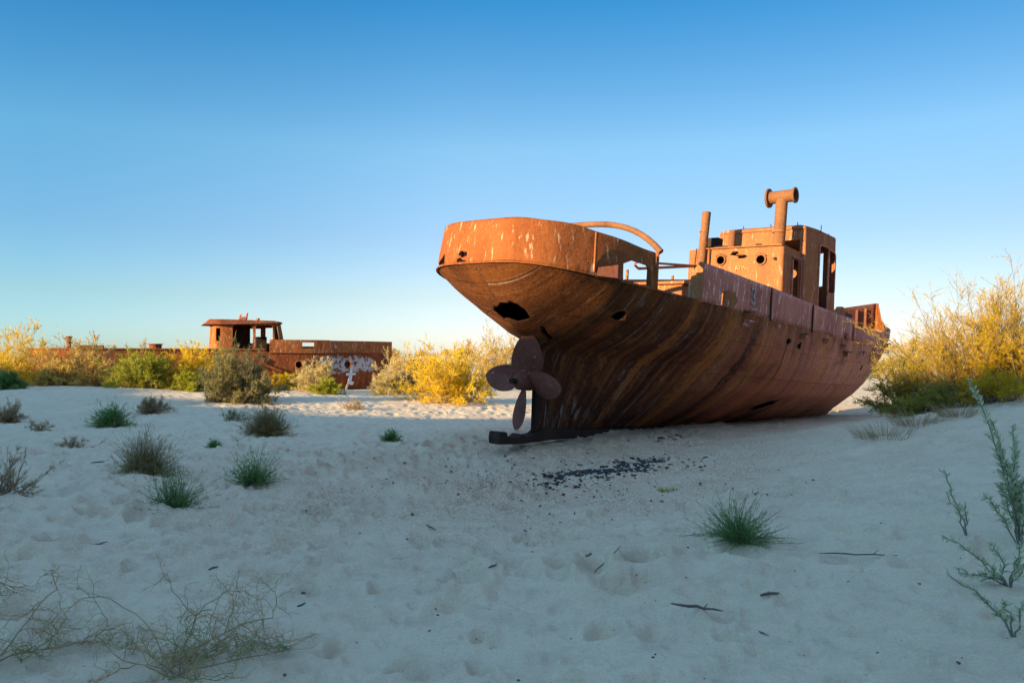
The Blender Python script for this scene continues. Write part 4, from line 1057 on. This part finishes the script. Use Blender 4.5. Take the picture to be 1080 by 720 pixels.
far_bush(527, 44, 58, 54, 'tan shrub behind the propeller of the large boat', L_TAN, 111)
far_bush(8, 29, 26, 16, 'small dark green shrub on the sand crest at the left edge', L_GREEN, 112, dens=.6)
far_bush(905, 55, 70, 46, 'pale gold shrub on the bright dune beyond the bow of the large boat', L_STRAW, 113, dens=1.0)
far_bush(60, 31, 40, 26, 'low tan shrub in the gap between the two leftmost yellow shrubs', L_TAN, 115, dens=.7)

# ---- right-hand dune
def dune_bush(px, py, D, wpx, hpx, label, leaf, seed, **kw):
    x, y = at(px, D); R = wpx * D / FPX / 2; H = hpx * D / FPX
    o = make_bush('tamarisk_bush', seed, R, H, leaf, kw.pop('twig', M_TWIGB), **kw); put(o, xy=(x, y)); tag(o, label, 'shrub', 'shrubs on the right dune'); return o
dune_bush(1000, 430, 15.5, 120, 138, 'tall wispy yellow shrub on the dune beside the bow of the large boat', L_GOLD, 201, twig=M_TWIG, nstem=70, nsub=14, nbl=16, bl=.08, bw=.005, el=(45, 88), droop=.22, sub=.40, bare=.3, asym=(-.05, 0))
dune_bush(1066, 425, 15.0, 150, 142, 'dense golden shrub at the right edge of the picture', L_GOLD, 202, twig=M_TWIG, nstem=110, nsub=17, nbl=20, bl=.08, bw=.0062, el=(30, 88), droop=.15, sub=.36)
dune_bush(1030, 425, 17.0, 150, 118, 'golden shrub behind and between the wispy and the dense one', L_GOLD, 203, twig=M_TWIG, nstem=90, nsub=14, nbl=18, bl=.085, bw=.0065, el=(25, 88), sub=.34)
dune_bush(955, 440, 16.0, 78, 70, 'dark green bushy shrub nearest the bow of the large boat', L_DKGRN, 204, twig=M_TWIG, nstem=80, nsub=14, nbl=18, bl=.08, bw=.009, el=(10, 85), droop=.1)
dune_bush(958, 450, 14.2, 60, 28, 'low yellow green shrub at the foot of the dark green one', L_DKGRN, 205, nstem=50, nsub=10, nbl=14, bl=.06, bw=.008, el=(5, 70))

dune_bush(988, 444, 14.0, 84, 34, 'low olive shrub spilling over the dune lip under the wispy yellow shrub', L_DKGRN, 206, twig=M_TWIG, nstem=70, nsub=12, nbl=14, bl=.065, bw=.006, el=(4, 75))
dune_bush(1050, 440, 13.4, 96, 36, 'low golden shrub spilling over the dune lip at the right edge', L_GOLD, 207, twig=M_TWIG, nstem=70, nsub=12, nbl=14, bl=.065, bw=.006, el=(4, 75))
for i, (px, py, wp, hp, lb, sd_) in enumerate([
    (930, 462, 92, 24, 'dry grey grass tuft sliding down the dune below the dark green shrub', 1),
    (965, 448, 70, 26, 'dry grass fringe under the wispy yellow shrub', 2),
    (1010, 440, 60, 22, 'dry grass fringe on the dune lip in front of the golden shrubs', 3)]):
    x, y, D = on_ground(px, py); o = make_grass('dry_grass', 300 + sd_, wp * D / FPX / 2, hp * D / FPX, L_BROWN, 300, .0045, (-.2, -.1)); put(o, xy=(x, y)); tag(o, lb, 'grass tuft', 'dry grass on the right dune')
x, y, D = on_ground(707, 520); o = make_grass('grass_tuft', 310, 30 * D / FPX / 2, 9 * D / FPX, L_LIME, 160, .005, (-.5, 0)); put(o, xy=(x, y)); tag(o, 'small yellow green grass tuft on the sand below the boat keel', 'grass tuft')

# ---- plants on the shaded sand
def shade_tuft(px, py, wp, hp, lb, seed, leaf=L_GREEN, **kw):
    x, y, D = on_ground(px, py); R = wp * D / FPX / 2; H = hp * D / FPX
    a = dict(n=600, needles=7, nl=.045 * max(.8, D / 9), nw=.0045 * max(.9, D / 8), bw=.005); a.update(kw)
    o = make_tuft('saltwort', seed, R, H, leaf, M_TWIG if leaf is not L_GREEN else M_GSTEM, **a); put(o, xy=(x, y)); tag(o, lb, 'plant', 'green plants on the shaded sand'); return o
M_GSTEM = plain('green_stem', (.07, .10, .045), .9, .3, 20)
shade_tuft(117, 450, 46, 30, 'dense dark green tuft farthest back on the shaded sand at left', 401)
shade_tuft(185, 538, 84, 58, 'spiky green plant just in front of the brown dome shaped shrub', 402, n=420, droop=.1)
shade_tuft(268, 514, 70, 46, 'spiky green plant standing alone right of the brown dome shaped shrub', 403, n=440, droop=.08)
shade_tuft(778, 574, 104, 52, 'wide green plant on the bare slope at right below the boat', 404, n=560, needles=9, nl=.035, nw=.0035, el=(0, 80), droop=.12)
shade_tuft(412, 466, 30, 14, 'small flat green sprig in the middle of the sand left of the propeller', 405, n=160)
shade_tuft(226, 472, 18, 9, 'tiny green sprig between the green tuft and the spiky plants', 406, n=90)
def shade_dome(px, py, wp, hp, lb, seed, leaf=L_OLIVE, **kw):
    x, y, D = on_ground(px, py); R = wp * D / FPX / 2; H = hp * D / FPX
    if leaf is L_OLIVE:
        o = make_tuft('dry_shrub', seed, R, H, leaf, M_TWIG, n=1500, needles=8, nl=.06 * max(1, D / 12), nw=.0042 * max(1, D / 11), bw=.004, el=(2, 88), droop=.06)
        put(o, xy=(x, y)); tag(o, lb, 'shrub', 'dry shrubs on the shaded sand'); return o
    a = dict(nstem=150, nsub=16, nbl=14, bl=.055 * max(1, D / 12), bw=.0042 * max(1, D / 11), el=(0, 88), droop=.03, sub=.26, base=.25, bare=.12); a.update(kw)
    o = make_bush('dry_shrub', seed, R, H, leaf, M_TWIG, **a); put(o, xy=(x, y)); tag(o, lb, 'shrub', 'dry shrubs on the shaded sand'); return o
shade_dome(153, 501, 80, 52, 'brown olive dome shaped shrub behind the spiky green plant', 411)
shade_dome(281, 460, 56, 34, 'brown dome shaped shrub below the round grey green shrub', 412)
shade_dome(6, 446, 34, 30, 'thin brown shrub at the left edge under the sand crest', 413, L_BROWN, nstem=50, nbl=7)
shade_dome(4, 526, 58, 58, 'wispy brown shrub at the left edge level with the spiky plants', 414, L_BROWN, nstem=50, nsub=8, nbl=7)
shade_dome(160, 436, 36, 17, 'rusty dry tuft behind the brown dome shaped shrub', 415, L_BROWN, nstem=45, nbl=7)
shade_dome(75, 474, 40, 14, 'flat dry tuft on the sand at left with a dead stick', 416, L_BROWN, nstem=30, nsub=6, nbl=6)
shade_dome(42, 455, 28, 14, 'faint dry tuft next to the left edge below the crest', 417, L_BROWN, nstem=26, nsub=6, nbl=6)
shade_dome(245, 444, 40, 12, 'grey flat tuft on the sand left of the small brown dome', 418, L_GREY, nstem=30, nsub=6, nbl=6)
shade_dome(372, 432, 28, 10, 'low straw tuft on the sand right of the round grey green shrub', 419, L_BROWN, nstem=24, nsub=6, nbl=6)

# ---- zigzag twiggy plants in the foreground
def make_zigzag(name, seed, R, H, nmain, label, lean=(0, 0), xy=(0, 0)):
    rng = np.random.default_rng(seed); root = empty(name); paths1, paths2 = [], []
    def grow(p, d, L, lvl, r0):
        S = 7 if lvl < 2 else 6; pts = [p]; dd = d
        for i in range(S):
            dd = norm(dd + rng.normal(0, .34 if lvl else .2, 3) + np.array([0, 0, -.03 if lvl else .02]))
            pts.append(pts[-1] + dd * L / S); 
            if pts[-1][2] < .01: pts[-1][2] = .01 + .02 * rng.random()
        (paths1 if lvl == 0 else paths2).append((np.array(pts), r0, lvl))
        if lvl < 3:
            for i in range(1, S + 1):
                for _ in range((1 if rng.random() < .85 else 0) if lvl < 2 else (1 if rng.random() < .65 else 0)):
                    nd = norm(norm(pts[i] - pts[i - 1]) * .6 + rng.normal(0, .75, 3) + [0, 0, .12])
                    grow(pts[i], nd, L * rng.uniform(.35, .6), lvl + 1, r0 * .62)
    for k_ in range(nmain):
        a = rng.uniform(0, 2 * pi); d = norm(np.array([cos(a) * R + lean[0], sin(a) * R * .8 + lean[1], H * rng.uniform(.35, 1.0)]))
        grow(np.array([rng.normal(0, .02), rng.normal(0, .02), -.02]), d, math.hypot(R, H) * rng.uniform(.7, 1.0), 0, .0048)
    def emit(lst, nm, mat):
        groups = {}
        for pts, r0, lvl in lst: groups.setdefault(len(pts), []).append((pts, r0))
        Vs, qs, n0 = [], [], 0
        for S, g in groups.items():
            P = np.stack([x_[0] for x_ in g]); rr = np.array([x_[1] for x_ in g])
            V, q = tubes(rng, P, np.outer(rr, np.linspace(1, .55, S))); Vs.append(V); qs.append(q + n0); n0 += len(V)
        mesh_np(nm, np.vstack(Vs), qs, mat, root)
    emit(paths1, 'stem', M_STEM); emit(paths2, 'twigs', M_ZIG)
    put(root, xy=xy, dz=.03); return tag(root, label, "plant", 'bare zigzag plants in the foreground')
M_STEM = plain('stem_brown', (.36, .24, .14), .9, .3, 15)
M_ZIG = None
def zig_mat():
    m, n, b = newmat('zigzag_twigs'); ob = n.nodes.new('ShaderNodeTexCoord').outputs['Object']
    f = noise(n, ob, 5, 3, .6); n.links.new(ramp(n, f, [(.42, (.42, .27, .13)), (.54, (.30, .24, .10)), (.66, (.15, .23, .08))]), b.inputs['Base Color']); return m
M_ZIG = zig_mat()
make_zigzag('twiggy_plant', 501, .60, .30, 9, 'larger bare zigzag twiggy plant in the bottom left foreground', (.0, .05), at(185, 3.98))
make_zigzag('twiggy_plant', 502, .48, .34, 7, 'bare zigzag twiggy plant cut by the bottom left corner', (.05, 0), at(-6, 4.15))

# ---- grey-green leafy stems at the right edge
def make_leafy(name, seed, xy, stems, label, leaf_l=.07, leaf_w=.021):
    rng = np.random.default_rng(seed); root = empty(name); SP = []; C, D_, L_ = [], [], []
    for (dx, dy, dz, n) in stems:
        S = 9; t = np.linspace(0, 1, S); end = np.array([dx, dy, dz]); bendv = np.array([-dy, dx, 0]) * rng.uniform(-.2, .2) + np.array([0, 0, .18 * abs(dz)])
        P = end * t[:, None] + bendv * (t * (1 - t) * 2)[:, None] + rng.normal(0, .012, (S, 3)); P[:, 2] = np.maximum(P[:, 2], .0); P[0] = (0, 0, -.03); SP.append(P)
        for i in range(n):
            u = .22 + .78 * i / n; k_ = min(int(u * (S - 1)), S - 2); f = u * (S - 1) - k_
            C.append(P[k_] * (1 - f) + P[k_ + 1] * f); td = norm(P[k_ + 1] - P[k_])
            D_.append(norm(td * .7 + norm(np.cross(td, rng.normal(size=3))) * .8)); L_.append(leaf_l * rng.uniform(.6, 1.15) * (1.1 - .45 * u))
    V1, q1 = tubes(rng, np.stack(SP), np.outer(np.full(len(SP), .006), np.linspace(1, .4, 9)), 5)
    mesh_np('stem', V1, [q1], M_SGST, root)
    C, D_, L_ = np.array(C), np.array(D_), np.array(L_); n = len(C)
    side = norm(np.cross(D_, rng.normal(size=(n, 3)))); nr = np.cross(side, D_); w = leaf_w * L_ / leaf_l
    prof = [(0, .06), (.25, .42), (.55, .5), (.8, .32), (1.0, .02)]; vs = []
    for t, hw in prof:
        c = C + D_ * (L_ * t)[:, None] - nr * (L_ * .12 * t * t)[:, None]; 
        vs += [c - side * (w * hw)[:, None] + nr * (w * hw * .35)[:, None], c, c + side * (w * hw)[:, None] + nr * (w * hw * .35)[:, None]]
    V = np.stack(vs, 1).reshape(-1, 3); kk = 15; b = np.arange(n)[:, None] * kk
    q = np.concatenate([np.concatenate([b + 3 * i + j, b + 3 * i + j + 1, b + 3 * i + j + 4, b + 3 * i + j + 3], 1) for i in range(4) for j in range(2)])
    mesh_np('leaves', V, [q], L_SAGE, root, attr={'tint': np.repeat(rng.random(n), kk)})
    put(root, xy=xy); return tag(root, label, 'plant', 'grey green leafy plants at the right edge')
M_SGST = plain('sage_stem', (.17, .18, .13), .9, .3, 15)
make_leafy('leafy_plant', 601, at(1072, 6.0), [(-.28, .1, 1.22, 110), (-.16, .05, .92, 90), (.04, .1, .86, 90), (-.10, .0, .70, 80), (.0, .1, .58, 76), (.12, -.05, .66, 76), (.22, .05, .42, 60), (-.02, -.2, .44, 64), (.10, .2, .74, 76), (-.30, -.05, .36, 56), (.03, .0, .50, 76), (-.06, .12, .42, 70)], 'tall grey green leafy plant at the right edge in front of the golden shrubs')
make_leafy('leafy_plant', 602, at(1062, 5.2), [(-.42, .05, .32, 44), (-.30, .1, .08, 30), (-.2, -.05, .16, 30), (-.35, -.1, .14, 34), (.1, 0, .3, 40), (.2, .1, .2, 36), (-.1, .05, .28, 36), (.0, -.1, .22, 34)], 'sprawling grey green leafy sprig reaching left from the right edge', .055, .018)
make_leafy('leafy_plant', 603, at(1066, 4.35), [(-.18, .05, .22, 30), (-.05, .0, .20, 26), (-.3, .1, .32, 34), (.06, 0, .18, 26)], 'small leafy sprig lowest at the right edge', .05, .017)
make_leafy('leafy_plant', 604, at(1018, 6.3), [(-.20, .0, .52, 40), (-.10, .1, .30, 28), (.02, .05, .24, 24)], 'lone thin leafy sprig on the bare dune slope', .052, .016)

# ---- far-off scrub that reads as one mass
def far_scrub():
    rng = np.random.default_rng(77); P, D_, L_, W_, T_ = [], [], [], [], []
    for i in range(420):
        D = rng.uniform(52, 190); px = rng.uniform(-160, 1240); x, y = at(px, D)
        if -32 < x < 0 and D < 54: continue
        n = 260; R = rng.uniform(.6, 1.9); H = R * rng.uniform(.7, 1.1)
        d = rnd_dirs(rng, n, 2, 88); z0 = gz(x, y, False)
        L = rng.uniform(.3, 1.0, n)
        c = np.stack([x + d[:, 0] * R * L, y + d[:, 1] * R * L, z0 + d[:, 2] * H * L], -1)
        P.append(c); D_.append(norm(d + rng.normal(0, .4, (n, 3)))); L_.append(rng.uniform(.2, .5, n)); W_.append(np.full(n, .055 * D / 60)); T_.append(np.clip(rng.normal(rng.random(), .15, n), 0, 1))
    P, D_, L_, W_, T_ = map(np.concatenate, (P, D_, L_, W_, T_))
    V, q, t, kk = ribbons(rng, P, D_, L_, W_, rng.normal(0, .1, P.shape))
    o = mesh_np('distant_scrub', V, [q, t], L_TAN, attr={'tint': np.repeat(T_, kk)})
    return tag(o, 'far-off line of golden desert scrub along the horizon', 'scrub', kind='stuff')
far_scrub()

# ================================================================== litter on the sand
def shard_field(name, label, cat, pts, size, mat, seed, thin=.3):
    rng = np.random.default_rng(seed); n = len(pts); V = []; F = []
    base = np.array([(-1, -1, -1), (1, -1, -1), (1, 1, -1), (-1, 1, -1), (-.7, -.6, 1), (.6, -.7, 1), (.7, .6, 1), (-.6, .7, 1)])
    q = np.array([(0, 3, 2, 1), (4, 5, 6, 7), (0, 1, 5, 4), (1, 2, 6, 5), (2, 3, 7, 6), (3, 0, 4, 7)])
    for i, (x, y) in enumerate(pts):
        s = size * min(2.4, rng.lognormal(-.1, .7)); a = rng.uniform(0, 2 * pi); e = rng.uniform(.35, 1.0)
        v = base * [s, s * e, s * thin] * (1 + rng.normal(0, .2, (8, 3)))
        c, sn = cos(a), sin(a); v = np.stack([v[:, 0] * c - v[:, 1] * sn, v[:, 0] * sn + v[:, 1] * c, v[:, 2] + rng.normal(0, .15) * v[:, 0]], -1)
        V.append(v + [x, y, gz(x, y) + s * thin * .15]); F.append(q + 8 * i)
    o = mesh_np(name, np.vstack(V), F, mat); return tag(o, label, cat, kind='stuff')
rng = np.random.default_rng(21)
# charred flakes in a long drift below the keel
pts = []
for (px0, py0, px1, py1, n, sp) in [(572, 512, 625, 500, 300, 4.5), (615, 504, 700, 485, 420, 6.0), (560, 515, 705, 490, 110, 8), (690, 466, 712, 463, 40, 2.5)]:
    for _ in range(n):
        t = rng.random(); x, y, D = on_ground(px0 + (px1 - px0) * t + rng.normal(0, 4), py0 + (py1 - py0) * t + rng.normal(0, sp * .5)); pts.append((x, y))
shard_field('rust_flakes', 'scatter of brown rust flakes on the sand round the keel', 'flakes', [(x + rng.normal(0, .5), y + rng.normal(0, .35)) for x, y in pts[::2]], .016, plain('rust_flake', (.13, .06, .03), .9, .7, 25), 15)
shard_field('charred_debris', 'drift of black charred flakes on the sand below the keel', 'debris', pts, .019, plain('char', (.045, .042, .042), .9, .85, 25), 5)
pts = []
for _ in range(900):
    px = rng.normal(600, 120); py = 470 + abs(rng.normal(0, 35)) + 8
    if py > 600 or px < 250 or px > 860: continue
    x, y, D = on_ground(px, py); pts.append((x, y))
shard_field('gravel', 'scattered shell grit and dark crumbs on the sand around the boat', 'grit', pts, .0075, plain('grit', (.16, .12, .09), .9, .6, 40), 6, .6)
pts = []
for _ in range(260):
    x, y, D = on_ground(rng.uniform(0, 1080), rng.uniform(470, 720)); pts.append((x, y))
shard_field('twig_crumbs', 'tiny dark crumbs of wood strewn over the shaded sand', 'crumbs', pts, .0042, plain('crumb', (.10, .075, .055), .9, .5, 40), 7, .35)

def stick(px, py, Lpx, ang, label, seed, th=.010):
    x, y, D = on_ground(px, py); L = Lpx * D / FPX; r_ = random.Random(seed); pts_ = []
    for i in range(7):
        t = i / 6 - .5; xx = x + cos(ang) * L * t + r_.uniform(-.02, .02) * L * 2; yy = y + sin(ang) * L * t + r_.uniform(-.03, .03) * L * 2
        pts_.append((xx, yy, gz(xx, yy)))
    zz = np.array([p[2] for p in pts_]); k0, k1 = np.polyfit(np.arange(7), zz, 1); lift = max(0, float((zz - (k0 * np.arange(7) + k1)).max()) * .95)
    pts_ = [(p[0], p[1], k0 * i + k1 + lift + th * .6 + r_.uniform(0, .004)) for i, p in enumerate(pts_)]; th *= .8
    m = MB().tube(pts_, [th * .5, th * .9, th, th, th * .9, th * .7, th * .4], 6)
    if L > .25:
        p = Vector(pts_[4]); m.tube([p, p + Vector((cos(ang + .7) * L * .14, sin(ang + .7) * L * .14, .02))], [th * .6, th * .25], 5)
    o = m.build('stick', M_WOOD, None, True)
    # origin at the stick itself
    c = Vector((x, y, gz(x, y)))
    o.data.transform(Matrix.Translation(-c)); o.location = c
    return tag(o, label, 'stick', 'dead sticks on the sand')
stick(735, 650, 52, .12, 'longest dead stick on the sand in front of the wide green plant', 1, .011)
stick(640, 605, 34, .35, 'dead stick left of the wide green plant near the middle', 2, .006)
stick(776, 583, 22, -.6, 'small forked stick right under the wide green plant', 3, .008)
stick(812, 634, 20, -.1, 'short thick black stick at the lower right of the longest stick', 4, .012)
stick(905, 588, 80, -.05, 'long faint stick on the slope right of the wide green plant', 5, .007)
stick(805, 660, 18, -1.3, 'thin curved stick standing off the longest stick towards the bottom', 6, .005)
stick(320, 623, 10, 1.4, 'tiny upright stick right of the larger zigzag plant', 7, .010)
stick(318, 638, 9, 0, 'tiny flat stick lying below the tiny upright one', 8, .009)
stick(105, 575, 16, .2, 'dark stick above the larger zigzag plant', 9, .008)
stick(108, 490, 22, .3, 'dark stick on the sand left of the brown dome shrub', 10, .012)
stick(225, 597, 10, .3, 'short dark stick above right of the larger zigzag plant', 11, .010)
stick(520, 613, 14, .8, 'small stick on the trampled sand near the bottom middle', 12, .008)
stick(650, 533, 20, .0, 'small stick on the sand below the black debris', 13, .009)
stick(455, 560, 12, -.3, 'small stick alone on the trampled sand left of the boat', 14, .008)
